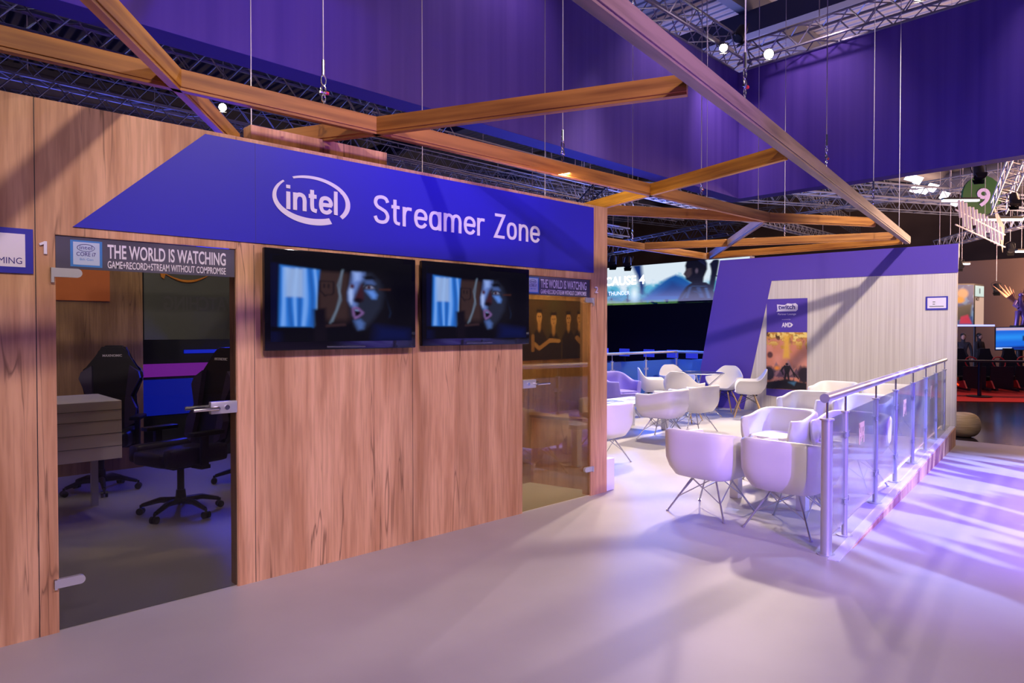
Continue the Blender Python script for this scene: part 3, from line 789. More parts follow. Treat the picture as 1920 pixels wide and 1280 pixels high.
wire(2.23, 4.205, ZT, 'wire with red pinned shackle above the oval logo on the sign', red=True)
wire(4.57, 4.185, ZT, 'wire with shackle on the long beam right of the Streamer Zone letters')
wire(6.86, 4.165, ZT, 'wire with shackle on the long beam near its crossing in the middle', red=True)
wire(4.17, 2.215, ZT, 'thick near wire with big shackle on the upper part of the big near beam', red=True, r=.005)
wire(6.46, 2.62, ZT, 'wire with shackle halfway down the big near beam', red=True)
wire(8.88, 3.04, ZT, 'wire with shackle on the lower half of the big near beam')
wire(11.03, 3.42, ZT, 'rightmost wire, at the far low end of the big near beam', shackle=False)
wire(9.50, 7.09, ZT, 'wire with ring on the back beam beside the corner post')
wire(10.79, 5.03, ZT, 'thin wire reaching down to the orange beams before the end wall')
wire(8.70, 4.42, ZT, 'thin wire meeting the top end of the steep short beam', shackle=False)
wire(11.93, 7.12, ZT, 'wire down to the corner where the far beams meet above the screen', shackle=False)
wire(2.17, 5.24, ZT, 'thin wire at the corner of the upper left diagonal beam', shackle=False)
wire(3.90, 5.40, ZT, 'thin wire passing behind the sign top above the word Streamer', shackle=False)
wire(5.62, 5.42, ZT, 'thin wire passing behind the sign top above the word Zone', shackle=False)

# ================================================================== HANGING FABRIC HALO
ZL, ZH = 4.5, 7.36
BC = Vector((14.52, 7.86, 0)); BL = Vector((-4.0, 7.20, 0)); BR = Vector((14.30, -6.5, 0))
dl = (BL - BC).normalized(); nl = Vector((-dl.y, dl.x, 0)); nl = nl if nl.y > 0 else -nl
dr = (BR - BC).normalized(); nr = Vector((-dr.y, dr.x, 0)); nr = nr if nr.x > 0 else -nr
t = empty('fabric_banner', tuple(BL), 0, 'long purple hanging fabric wall above the wooden front, seen from inside', 'banner')


def slab(a, c, n, th, z0, z1):
    b = MB(); p = [a, c, c + n * th, a + n * th]
    b.prism([0, 1, 2, 3], lambda i: p[i] + Vector((0, 0, z0)), lambda i: p[i] + Vector((0, 0, z1))); return b


up(slab(BL, BC, nl, .02, ZL, ZH).build('fabric', 'fabric'), t)
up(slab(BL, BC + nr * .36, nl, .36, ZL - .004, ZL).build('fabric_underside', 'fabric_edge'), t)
t = empty('fabric_banner', tuple(BR), 0, 'purple hanging fabric wall on the right, with wires in front of it', 'banner')
up(slab(BC, BR, nr, .02, ZL, ZH).build('fabric', 'fabric'), t)
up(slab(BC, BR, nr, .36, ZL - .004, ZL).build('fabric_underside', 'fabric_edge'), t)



def hang(o, pts, r=.006, z=10.98):
    for p in pts:
        h_ = MB().tube([Vector(p), Vector((p[0], p[1], z))], r, 5).build('hanger', 'wire')
        h_.parent = o; bpy.context.view_layer.update(); h_.matrix_parent_inverse = o.matrix_world.inverted()
    return o


def truss(p0, p1, label, s=.29, n=None, m='alu', r=.02, group='aluminium trusses'):
    p0 = Vector(p0); p1 = Vector(p1); d = p1 - p0; ln = d.length; d.normalize()
    u = Vector((0, 0, 1)); u = (u - d * u.dot(d)).normalized(); v = d.cross(u); n = n or max(3, int(ln / (s * 1.6)))
    b = MB(); h = s / 2; cs = [(u * h + v * h), (u * h - v * h), (-u * h - v * h), (-u * h + v * h)]
    for c in cs: b.tube([p0 + c, p1 + c], r, 6)
    t = tag(b.build('lighting_truss', m), label, 'truss', group)
    b = MB()
    for i in range(n):
        a = p0 + d * ln * i / n; c_ = p0 + d * ln * (i + 1) / n; md = p0 + d * ln * (i + .5) / n
        for k in range(4):
            k2 = (k + 1) % 4
            b.tube([a + cs[k], md + cs[k2]], r * .5, 4); b.tube([md + cs[k2], c_ + cs[k]], r * .5, 4)
    o = b.build('lattice', m, t)
    hang(t, [p0 + d * ln * .12 + u * h, p0 + d * ln * .88 + u * h], .010)
    return t


zt = ZH + .22
truss(BL + Vector((0, -.22, zt)), BC + Vector((-.25, -.22, zt)), 'truss running above the left fabric wall into the corner', .42, r=.028)
truss(BC + Vector((-.25, -.22, zt)), BR + Vector((-.25, 0, zt)), 'truss running above the right fabric wall', .42, r=.028)
# hall trusses behind and above
truss((-4, 9.2, 4.95), (7.5, 9.5, 4.95), 'upper truss at the left edge, just under the fabric wall', .30)
truss((-4, 12.2, 5.1), (15, 12.8, 5.0), 'lower truss at the left edge, seen above the wooden wall', .30)
truss((-4, 17, 6.9), (24, 18, 6.9), 'far truss glimpsed between beam and sign', .4)
truss((3, 24, 8.0), (34, 22, 8.0), 'farthest left hall truss', .5, r=.03)
truss((12, 9.8, 4.6), (19.5, 19, 4.6), 'dark truss above the large landscape screen', .35, m='steelblue')
truss((17.2, 9.5, 4.3), (19.5, 17.5, 4.3), 'truss with small lamps just over the landscape screen', .35, m='steelblue')


def at(x, y, d):
    hd = Vector((math.cos(TH), math.sin(TH), 0)); rt = Vector((math.sin(TH), -math.cos(TH), 0))
    fw = hd * math.cos(PITCH) - Vector((0, 0, math.sin(PITCH))); uu = Vector((0, 0, math.cos(PITCH))) + hd * math.sin(PITCH)
    return Vector((0, 0, EYE)) + (fw * FPX + rt * (x - 960) + uu * (640 - y)) * (d / FPX)


truss((19.2, 3.4, 5.6), (22.7, 4.55, 4.85), 'bright short truss above the lit letter sign', .34, r=.022)
truss((19.6, 1.2, 5.9), (24.6, 2.2, 4.9), 'truss at the right edge beside the green round sign', .34, r=.022)
truss((22, 11.5, 6.6), (38, 4.0, 6.6), 'far hall truss right of the middle', .5, m='steelblue', r=.04)
truss((18, 16, 8.4), (40, 10, 8.4), 'blue lit roof truss far behind the end wall', .7, m='steelblue', r=.05)
for k, (a_, b2, lb, s_, mm) in enumerate(((( 8, 13.5, 6.2), (40, 15, 6.4), 'slim truss low over the landscape screen', .35, 'alu'), ((16, 20, 7.2), (44, 6, 7.2), 'slanting truss behind the timber beams, left of the right fabric wall', .45, 'steelblue'),
        ((24, 12, 7.6), (44, 16, 7.6), 'short truss in the middle distance above the end wall', .45, 'alu'), ((28, -4, 7.0), (31, 14, 7.0), 'cross truss behind the lit letter sign', .45, 'steelblue'), ((36, -6, 8.2), (38, 22, 8.2), 'farthest cross truss over the brown stands', .6, 'steelblue'),
        ((26, 3.0, 5.2), (34, 9, 5.2), 'low truss with lamps above the far kiosk', .35, 'alu'), ((14, 30, 8.6), (46, 24, 8.6), 'far wide truss near the left hall wall', .6, 'steelblue'), ((-4, 14.5, 5.0), (20, 15.2, 5.0), 'dim truss between the others above the wooden wall', .3, 'steelblue'))):
    truss(a_, b2, lb, s_, m=mm, r=.026)
for k, (x, y, z, ln_, an, lb) in enumerate(((30, 12, 8.6, 26, -.4, 'round grey air duct over the lounge end wall'), (34, 4, 8.2, 22, 1.2, 'round grey air duct behind the letter sign'), (14, 26, 8.8, 30, .1, 'round grey air duct above the sign end'))):
    v = Vector((math.cos(an), math.sin(an), 0)) * ln_ / 2; p = Vector((x, y, z))
    o = MB().tube([p - v, p + v], .45, 20).build('air_duct', mat('duct_grey_%d' % k, (.16, .15, .17), .5), None, True); tag(o, lb, 'duct', 'air ducts'); hang(o, [p - v * .7, p + v * .7], .02)
# roof steel
i = 0
names = ['first', 'second', 'third', 'fourth', 'fifth', 'sixth']
for i, y in enumerate((9.5, 16, 23, 30)):
    o = MB().box(-20, y - .14, 10.3, 46, y + .14, 10.98).build('roof_girder', 'steelblue')
    tag(o, 'dark roof girder parallel to the wooden wall, %s from the fabric wall' % names[i], 'girder', 'roof girders')
for i, x in enumerate((18, 26, 34, 42)):
    o = MB().box(x - .18, -12, 9.7, x + .18, 44, 10.32).build('roof_girder', 'steelblue')
    tag(o, 'deep roof girder across the hall, %s behind the right fabric wall' % names[i], 'girder', 'roof girders')
for i, (x, y, z, w2, dx, dy) in enumerate(((22.5, 5.4, 5.15, 1.0, .7, -.7), (24, 4.8, 4.7, 1.3, .7, -.7), (25.5, 4.4, 4.85, .9, .7, -.7), (26, 4.4, 3.9, .8, .7, -.7), (8.2, 13.8, 5.2, .7, 1, 0), (1.0, 9.7, 5.9, .6, .7, .3), (30, 7.5, 4.0, 1.4, .7, -.7))):
    v = Vector((dx, dy, 0)).normalized() * w2 / 2; p = Vector((x, y, z))
    b = MB(); b.obox(p - v, p + v, .10, .05); t = b.build('strip_light', 'tube')
    MB().obox(p - v + Vector((0, 0, .05)), p + v + Vector((0, 0, .05)), .14, .05).build('lamp_housing', 'dark', t)
    tag(t, ['thin strip light under the right fabric wall', 'long strip light above the end wall corner', 'strip light left of the lit letter sign', 'small strip light low above the hall', 'strip light seen over the sign top',
            'strip light at the top left edge', 'far strip light over the hall floor'][i], 'strip light', 'hall strip lights')
    hang(t, [p - v * .6 + Vector((0, 0, .07)), p + v * .6 + Vector((0, 0, .07))])


# ---- stage lamps
def lamp(loc, target, label, r=.11, lit=True):
    t = empty('stage_lamp', loc, 0, label, 'lamp', 'stage lamps'); aim(t, target)
    b = MB(); b.cyl((0, 0), r, -.02, .26, 20, r * .75); b.build('lamp_body', 'black', t, 30)
    MB().cyl((0, 0), r * .86, -.026, -.019, 20).build('lens', 'lit_white' if lit else 'dark', t)
    b = MB(); b.tube([(r + .01, 0, .10), (r + .03, 0, .3), (0, 0, .40), (-r - .03, 0, .3), (-r - .01, 0, .10)], .01, 6); b.build('yoke', 'dark', t)
    for s_ in (-1, 1):
        globals()['LAST'] = t; bb = MB(); bb.prism([(-r, 0), (r, 0), (r * .8, -.12), (-r * .8, -.12)], lambda p: (p[0], s_ * r, p[1]), lambda p: (p[0], s_ * (r + .004), p[1])); bb.build('barn_door', 'black', t)
    return t


lamp((13.9, 6.85, 7.32), (1.0, 1.0, 1.0), 'round lit stage lamp under the right fabric truss near the corner')
lamp((12.75, 7.25, 7.25), (5, 2.0, 1.0), 'lit stage lamp under the left fabric truss near the corner', .09)
lamp((12.95, 3.75, 7.15), (1, .5, .8), 'very bright stage lamp at the top picture edge')
lamp((3.8, 10.2, 4.75), (1.2, 2.0, 1.5), 'lit lamp behind the upper left diagonal beam', .06); hang(LAST, [(3.83, 10.25, 5.1)])
lamp((13.6, 7.4, 7.75), (10, 9, 2), 'unlit black lamp on the corner of the truss', .14, False)

# ================================================================== RAILINGS


def railing(name, label, pts, posts, h, gm, side, front_r=None, glass_z=(.10, .90), step=None):
    t = empty(name, tuple(pts[0]), 0, label, 'railing')
    b = MB(); b.tube([Vector(p) + Vector((0, 0, h)) for p in pts], .031 if front_r else .026, 16); up(b.build('handrail', 'satin', smooth=50), t)
    for i, p in enumerate(posts):
        p = Vector(p); r = front_r if (i == 0 and front_r) else .020; top = .90
        pb = MB(); pb.cyl(p, r, 0.006, top, 20); po = up(pb.build('post', 'satin', smooth=40), t)
        for o in (MB().cyl(p, r + .010, top, top + .010, 20).build('post_cap', 'satin', smooth=30), MB().cyl(p, .0075, top + .01, h - .015, 10).build('stem', 'chrome', smooth=40),
                  MB().cyl(p, .055, 0.0, .008, 24).build('base_plate', 'satin', smooth=30)):
            o.parent = po
    for i in range(len(posts) - 1):
        a = Vector(posts[i]); c_ = Vector(posts[i + 1]); d = (c_ - a).normalized(); ln = (c_ - a).length
        g0 = a + d * ((front_r or .02) + .012 if i == 0 else .032); g1 = c_ - d * .032; zz = Vector((0, 0, (glass_z[0] + glass_z[1]) / 2))
        up(MB().obox(g0 + zz, g1 + zz, .008, glass_z[1] - glass_z[0]).build('glass_panel', gm), t)
        for z in (.26, .74):
            for q, s_ in ((g0, 1), (g1, -1)):
                b = MB(); b.obox(q - d * s_ * .02 + Vector((0, 0, z)), q + d * s_ * .028 + Vector((0, 0, z)), .024, .036, bev=.005); up(b.build('glass_clamp', 'steel', smooth=30), t)
    return t


tt = [0, .545, 1.72, 2.75, 3.92, 5.02, 6.10, 7.16]
posts = [RA + RD * s_ for s_ in tt]
rail = railing('glass_railing', 'long glass railing with blue lit steel posts beside the ramp', [RA - RD * .07, RA + RD * 7.25], posts, 1.05, 'glass_frost', 1, .036)
for k, s_ in enumerate((1.10, 3.30, 5.55)):
    p = RA + RD * s_ + RN * .006
    st_ = MB()
    X = RD; o0 = p + Vector((0, 0, .60))
    for (a, c_, d_, e_) in ((0, 0, .04, .16), (.0, .13, .20, .17), (.06, .02, .09, .13), (.11, .04, .14, .13), (.17, 0, .20, .16), (.04, .06, .18, .09)):
        st_.prism([(a, c_), (d_, c_), (d_, e_), (a, e_)], lambda q: o0 + X * (q[0] - .1) + Vector((0, 0, q[1])), lambda q: o0 + X * (q[0] - .1) + Vector((0, 0, q[1])) + RN * .001)
    tag(up(st_.build('logo_sticker', 'pale_sticker'), rail), 'pale orange block logo sticker')
bp_ = [(6.86, 7.9, 0), (7.9, 7.9, 0), (8.94, 7.9, 0), (9.98, 7.9, 0), (11.03, 7.9, 0), (12.08, 7.9, 0), (12.06, 6.95, 0)]
railing('glass_railing', 'rear glass railing behind the shell chairs, lit blue from behind', [(6.6, 7.9, 0), (12.08, 7.9, 0), (12.06, 6.85, 0)], bp_, 1.05, 'glass_blue', 1)


# ================================================================== TUB ARMCHAIRS
def sstep(a, b_, x):
    t = min(1, max(0, (x - a) / (b_ - a))); return t * t * (3 - 2 * t)


def bowl(rx, ry, n_, rim, zb, thick, seat_z, base_f, round_h, flare):
    ths = []
    for i in range(72): ths.append(2 * math.pi * i / 72)
    ths += [R(a) for a in (36.5, 38, 39, 41, 42, 43, 44, 323.5, 322, 321, 319, 318, 317, 316)]; ths = sorted(set(round(a, 5) for a in ths))
    rows = []; outer = []; inner = []
    def rad(a, q=0): return (abs(math.cos(a) / (rx - q)) ** n_ + abs(math.sin(a) / (ry - q)) ** n_) ** (-1 / n_)
    K = 7
    prof = []
    for j in range(K + 1): prof.append(('b', j / K))
    for j in range(1, 6): prof.append(('o', j / 5))
    for j in range(1, 4): prof.append(('t', j / 4))
    for j in range(5, -1, -1): prof.append(('i', j / 5))
    for kind, s_ in prof:
        row = []
        for a in ths:
            deg = math.degrees(a); deg = min(deg, 360 - deg); h = rim(deg); Ro = rad(a)
            def fo(z):
                k = min(1, (z - zb) / round_h); return Ro * (base_f + (1 - base_f) * math.sin(k * math.pi / 2) ** .8) * (1 + flare * max(0, z - zb))
            if kind == 'b':
                ang = s_ * math.pi / 2; z = zb + .03 * (1 - math.cos(ang)); r_ = fo(z) * math.sin(ang) ** .8 if s_ < 1 else fo(z)
            elif kind == 'o': z = zb + .03 + (h - thick * .35 - zb - .03) * s_; r_ = fo(z)
            elif kind == 't':
                ang = s_ * math.pi; z = h - thick * .35 + math.sin(ang) * thick * .45; r_ = fo(h) - thick / 2 + math.cos(ang) * thick / 2
            else:
                top = h - thick * .35; z = seat_z + (max(top, seat_z + .001) - seat_z) * s_; r_ = max(.02, fo(z) - thick)
            row.append((r_ * math.cos(a), r_ * math.sin(a), z))
        rows.append(row)
    b = MB(); b.grid(rows, True)
    last = rows[-1]; cen = b.bm.verts.new((0, 0, seat_z)); b.bm.verts.ensure_lookup_table()
    base = (len(rows) - 1) * len(ths)
    for k in range(len(ths)):
        b.bm.faces.new((b.bm.verts[base + k], b.bm.verts[base + (k + 1) % len(ths)], cen))
    b.bm.verts.ensure_lookup_table()
    # close the pole underneath
    bmesh.ops.remove_doubles(b.bm, verts=b.bm.verts, dist=.0004)
    return b


def make_tub(m='leather', extra=0.0):
    t = empty('tub_armchair')
    rim = lambda d: .43 + (.195) * sstep(37, 43, d) + (.065 + extra) * sstep(70, 150, d)
    bowl(.31, .308, 4.2, rim, .285, .065, .38, .70, .20, .05).build('shell', m, t, 60)
    # cushion
    rows = []
    for z, k in ((.375, .96), (.385, 1.0), (.44, 1.0), (.458, .97), (.465, .88), (.467, .5)):
        row = []
        for i in range(40):
            a = 2 * math.pi * i / 40; x = (abs(math.cos(a)) ** .42) * math.copysign(.245, math.cos(a)) * k + .045; y = (abs(math.sin(a)) ** .42) * math.copysign(.215, math.sin(a)) * k
            x = min(x, .275); row.append((x, y, z))
        rows.append(row)
    b = MB(); b.grid(rows, True); b.bm.faces.new([b.bm.verts[k] for k in []] or [b.bm.verts.new(p) for p in rows[-1]]); b.build('cushion', m, t, 50)
    for sx in (-1, 1):
        for sy in (-1, 1):
            b = MB(); b.tube([(sx * .10, sy * .10, .295), (sx * .245, sy * .255, .006)], .0075, 8); b.tube([(sx * .245, sy * .255, .012), (sx * .247, sy * .257, 0)], .013, 8); b.build('leg', 'steel', t, True)
    b = MB()
    for sx, sy in ((-1, -1), (-1, 1), (1, 1), (1, -1)):
        q = (sx * .185, sy * .19, .125)
        b.tube([q, (sx * .16, -sy * .08, .292)], .0045, 6); b.tube([q, (-sx * .08, sy * .16, .292)], .0045, 6)
    b.build('wire_brace', 'steel', t, True)
    return t


LK = lambda dx, dy: math.atan2(dy, dx)
tub = make_tub(); first = True


def put(proto, x, y, rz, label, cat, group, first):
    o = proto if first else copy_tree(proto)
    o.location = (x, y, 0); o.rotation_euler = (0, 0, rz); tag(o, label, cat, group); return o


G1 = 'white tub armchairs in the lounge'
tubs = [(5.055, 2.965, 0, 'nearest white tub chair on the left, seen from behind, clear of the railing'),
        (5.075, 2.30, 0, 'nearest white tub chair on the right, its back beside the big railing post'),
        (6.62, 3.13, math.pi, 'white tub chair facing the camera across the near low table'),
        (6.84, 2.53, math.pi, 'white tub chair facing the near low table, half hidden by the first railing post'),
        (8.80, 3.80, math.pi, 'white tub chair in the second row, left of the handrail end'),
        (8.85, 3.12, math.pi, 'white tub chair in the second row, seen just over the handrail'),
        (10.80, 4.25, math.pi, 'farthest white tub chair on the left, close to the end wall'),
        (10.85, 3.48, math.pi, 'farthest white tub chair on the right, behind the handrail by the end wall'),
        (6.0, 4.92, R(95), 'white tub chair cut off by the wooden corner post'),
        (7.95, 5.42, R(97), 'middle white tub chair of the rear group, seen from its side'),
        (8.84, 5.48, R(92), 'right white tub chair of the rear group, next to the middle one')]
for i, (x, y, a, lb) in enumerate(tubs): put(tub, x, y, a, lb, 'armchair', G1, i == 0)
vt = make_tub('violet_fabric', .08); vt.location = (9.35, 7.25, 0); vt.rotation_euler = (0, 0, R(-100)); tag(vt, 'violet tub chair behind the rear low table, beside the wooden corner post', 'armchair')


# low tables with magazines
def low_table(x0, y0, x1, y1, h, label):
    t = empty('low_table', ((x0 + x1) / 2, (y0 + y1) / 2, 0), 0, label, 'table', 'white low tables')
    up(MB().box(x0, y0, h - .05, x1, y1, h, .006).build('tabletop', 'white', smooth=30), t)
    for x in (x0, x1 - .08):
        for y in (y0, y1 - .08): up(MB().box(x, y, 0, x + .08, y + .08, h - .05, .003).build('leg', 'white'), t)
    return t


PM = Pic(30, 40, (190, 170, 180))


def magazine(x, y, z, rz, seed, label):
    q = Pic(24, 32, (205, 190, 195)); n1 = q.noise(4, 5, seed); n2 = q.noise(6, 3, seed + 9)
    q.mix(np.clip((n1 - .5) * 9, 0, 1), (120, 52, 48)); q.mix(np.clip((n2 - .55) * 9, 0, 1), (70, 52, 110)); q.poly([(0, .82), (1, .82), (1, 1), (0, 1)], (228, 214, 220), .02)
    t = empty('magazine', (x, y, z), rz, label, 'magazine', 'magazines on the low tables')
    MB().box(-.105, -.148, 0, .105, .148, .006).build('pages', 'white', t)
    o = q.mesh('cover', (-.105, -.148, .0065), (1, 0, 0), .21, .296, M['print'], t, (0, 1, 0)); return t


M['print'] = vmat('glossy_print', 1, False, .35)
low_table(5.60, 2.42, 6.18, 3.10, .455, 'near white low table between the tub chairs')
low_table(7.10, 5.85, 8.75, 6.55, .45, 'rear white low table beside the violet chair')
low_table(9.55, 3.30, 10.15, 4.30, .455, 'far white low table between tub chairs near the end wall')
for i, (x, y, z, a, lb) in enumerate(((5.98, 2.92, .455, .2, 'open coloured magazine at the left of the near table'), (6.02, 2.62, .455, -.3, 'coloured magazine at the right of the near table by the railing'), (5.76, 2.75, .455, .9, 'magazine on the near table edge behind the chair backs'),
                                  (7.55, 6.15, .45, .3, 'magazine at the left end of the rear table'), (7.95, 6.30, .45, -.2, 'magazine in the middle of the rear table'), (8.35, 6.20, .45, .6, 'magazine at the right end of the rear table'))):
    magazine(x, y, z, a, 11 + i, lb)


# ================================================================== SHELL CHAIRS AND GLASS TABLE
def make_shell():
    t = empty('shell_chair')
    rim = lambda d: .435 + .20 * sstep(32, 66, d) + .19 * sstep(112, 165, d)
    bowl(.30, .315, 2.5, rim, .385, .016, .398, .58, .22, .10).build('seat_shell', 'plastic', t, 60)
    for sx in (-1, 1):
        for sy in (-1, 1):
            b = MB(); b.tube([(sx * .10, sy * .10, .375), (sx * .17, sy * .165, .19), (sx * .235, sy * .225, 0)], [.010, .014, .010], 10); b.build('leg', 'beech', t, True)
    b = MB()
    for sx in (-1, 1):
        for sy in (-1, 1):
            b.tube([(sx * .15, sy * .15, .235), (-sx * .10, sy * .09, .375)], .004, 6); b.tube([(sx * .15, sy * .15, .235), (sx * .09, -sy * .10, .375)], .004, 6)
            b.tube([(sx * .13, sy * .13, .37), (sx * .13, sy * .13, .395)], .012, 8)
    b.tube([(-.13, -.13, .378), (.13, -.13, .378), (.13, .13, .378), (-.13, .13, .378)], .004, 6, True)
    b.build('wire_strut', 'black', t, True)
    return t


sh = make_shell(); G2 = 'white shell chairs around the glass table'
for i, (x, y, tx, ty, lb) in enumerate(((10.20, 7.10, 10.9, 6.3, 'white shell chair seen from the side, leftmost by the blue lit railing'), (11.20, 7.30, 10.7, 6.3, 'white shell chair facing the camera behind the glass table, by the railing corner'),
                                       (9.75, 6.22, 10.8, 6.42, 'white shell chair with its back to the camera before the glass table'), (11.52, 6.50, 10.6, 6.35, 'white shell chair facing the camera in front of the purple wall part'),
                                       (11.05, 5.78, 10.55, 6.6, 'white shell chair in side view with wooden legs, next to the poster'))):
    put(sh, x, y, LK(tx - x, ty - y), lb, 'chair', G2, i == 0)
t = empty('glass_table', (10.62, 6.48, 0), 0, 'round smoky glass table on crossed chrome legs', 'table')
MB().cyl((0, 0), .43, .735, .747, 48).build('tabletop', 'glass_table', t, 30)
MB().tube([(.43 * math.cos(R(a)), .43 * math.sin(R(a)), .741) for a in range(0, 360, 10)], .007, 6, True).build('rim', 'steel', t, True)
for k in range(4):
    a = R(45 + 90 * k - 20); c_ = R(45 + 90 * k + 140)
    b = MB(); b.tube([(.40 * math.cos(a), .40 * math.sin(a), .733), (.035 * math.cos(a + 1.4), .035 * math.sin(a + 1.4), .37), (.42 * math.cos(c_), .42 * math.sin(c_), .005)], .012, 10); b.build('leg', 'chrome', t, True)
MB().cyl((0, 0), .05, .33, .41, 16).build('hub', 'dark', t, 30)

# ================================================================== POSTER AND SMALL SIGN ON THE END WALL
q = Pic(90, 170, (216, 140, 110)); n1 = q.noise(6, 8, 4, 4); n2 = q.noise(12, 14, 8, 4); n3 = q.noise(3, 3, 2, 2)
q.mix(np.clip((n3 - .35) * 3, 0, 1) * .6, (238, 170, 150))
q.mix(np.clip((q.v - .74) * 8 + (n2 - .5) * 5, 0, 1), (205, 150, 60)); q.mix(np.clip((q.v - .76) * 8, 0, 1) * np.clip((n2 - .50) * 10, 0, 1), (250, 225, 130))
q.mix(np.clip((q.v - .78) * 8, 0, 1) * np.clip((.44 - n1) * 10, 0, 1), (90, 60, 40))
q.poly([(.42, .55), (.58, .55), (.56, .82), (.60, .95), (.42, .95), (.45, .8)], (240, 190, 70), .06, .9)
for k, (cx_, w2, hh, col) in enumerate(((.25, .22, .20, (165, 120, 125)), (.55, .25, .24, (190, 145, 140)), (.85, .2, .16, (140, 95, 105)), (.4, .16, .13, (120, 85, 100)), (.75, .2, .10, (110, 80, 95)))):
    q.poly([(cx_ - w2, .22), (cx_ - w2 * .3, .22 + hh * .8), (cx_, .28 + hh), (cx_ + w2 * .4, .22 + hh * .7), (cx_ + w2, .22)], col, .02)
q.mix(np.clip((.46 - q.v) * 6, 0, 1) * np.clip((n2 - .52) * 9, 0, 1) * .8, (60, 42, 60)); q.ell(.09, .60, .07, .055, (95, 60, 62), .03)
q.ell(.27, .37, .07, .035, (240, 150, 50), .04)
q.ell(.05, .27, .16, .13, (38, 30, 44), .05); q.ell(.95, .27, .16, .14, (38, 28, 42), .05)
q.poly([(0, 0), (1, 0), (1, .13), (.7, .16), (.5, .19), (.3, .15), (0, .12)], (18, 16, 30), .03)
# generic dark traveller silhouette
q.poly([(.44, .15), (.47, .30), (.44, .36), (.47, .42), (.56, .42), (.60, .36), (.57, .29), (.59, .15), (.55, .15), (.515, .27), (.48, .15)], (30, 20, 30), .012)
q.ell(.515, .445, .035, .022, (30, 20, 30), .012); q.line([(.46, .41), (.38, .34), (.42, .27)], .018, (30, 20, 30)); q.line([(.58, .41), (.66, .32), (.70, .24)], .016, (30, 20, 30)); q.line([(.66, .32), (.80, .20)], .012, (24, 18, 26))
q.poly([(.55, .13), (.75, .15), (.7, .08)], (90, 160, 200), .04, .5)
t = empty('wall_poster', tuple(wp(2.57, 1.1)), 0, 'tall poster with purple heading and orange landscape on the white wall', 'poster')
pu = MB().prism([(2.935, .30), (2.215, .24), (2.215, 2.06), (2.935, 2.06)], lambda p: wp(p[0], p[1], .006), lambda p: wp(p[0], p[1], .0005)); up(pu.build('poster_sheet', 'purple'), t)
up(q.mesh('picture', tuple(wp(2.935, .42, .0075)), tuple(-WT), .72, 1.035, M['print']), t)
XD = tuple(-WT)
bub = MB().prism([(2.74, 1.85), (2.76, 1.83), (2.41, 1.83), (2.38, 1.86), (2.38, 1.94), (2.42, 1.975), (2.48, 1.965), (2.56, 1.975), (2.61, 1.945), (2.75, 1.96)], lambda p: wp(p[0], p[1], .008), lambda p: wp(p[0], p[1], .006))
up(bub.build('logo_plate', 'letter'), t)
up(text('logo_word', 'twitch', .30, .085, 'navytext', tuple(wp(2.725, 1.868, .0082)), XD, bold=.03, extrude=.001), t)
up(text('subtitle', 'Partner Lounge', .32, .045, 'letter', tuple(wp(2.73, 1.755, .0065)), XD, bold=.01, extrude=.001), t)
up(text('small_line', 'presented by', .15, .020, 'letter', tuple(wp(2.655, 1.675, .0065)), XD, extrude=.001), t)
up(text('sponsor_mark', 'AMD', .17, .085, 'letter', tuple(wp(2.66, 1.545, .0065)), XD, bold=.03, extrude=.001), t)
up(MB().prism([(2.50, 1.545), (2.46, 1.588), (2.50, 1.63)], lambda p: wp(p[0], p[1], .0075), lambda p: wp(p[0], p[1], .0063)).build('sponsor_arrow', 'letter'), t)

t = empty('room_sign', tuple(wp(.25, 1.93)), 0, 'small blue framed white sign high on the right of the end wall', 'sign')
up(MB().prism([(.395, 1.815), (.095, 1.815), (.095, 2.025), (.395, 2.025)], lambda p: wp(p[0], p[1], .012), lambda p: wp(p[0], p[1], .0005)).build('frame', 'bluebox'), t)
up(MB().prism([(.372, 1.838), (.118, 1.838), (.118, 2.004), (.372, 2.004)], lambda p: wp(p[0], p[1], .014), lambda p: wp(p[0], p[1], .0122)).build('panel', 'letter'), t)
b = MB()
for x0_, x1_, z in ((.30, .265, 1.985), (.30, .268, 1.950), (.345, .150, 1.915)): b.prism([(x0_, z - .013), (x1_, z - .013), (x1_, z), (x0_, z)], lambda p: wp(p[0], p[1] - .04, .0148), lambda p: wp(p[0], p[1] - .04, .0141))
up(b.build('printed_lines', 'ghost'), t)

# small white box by the corner post
tag(MB().box(4.965, 3.99, 0, 5.085, 4.07, .30, .012).build('cable_box', 'white', smooth=30), 'small white box on the floor beside the wooden corner post', 'box')


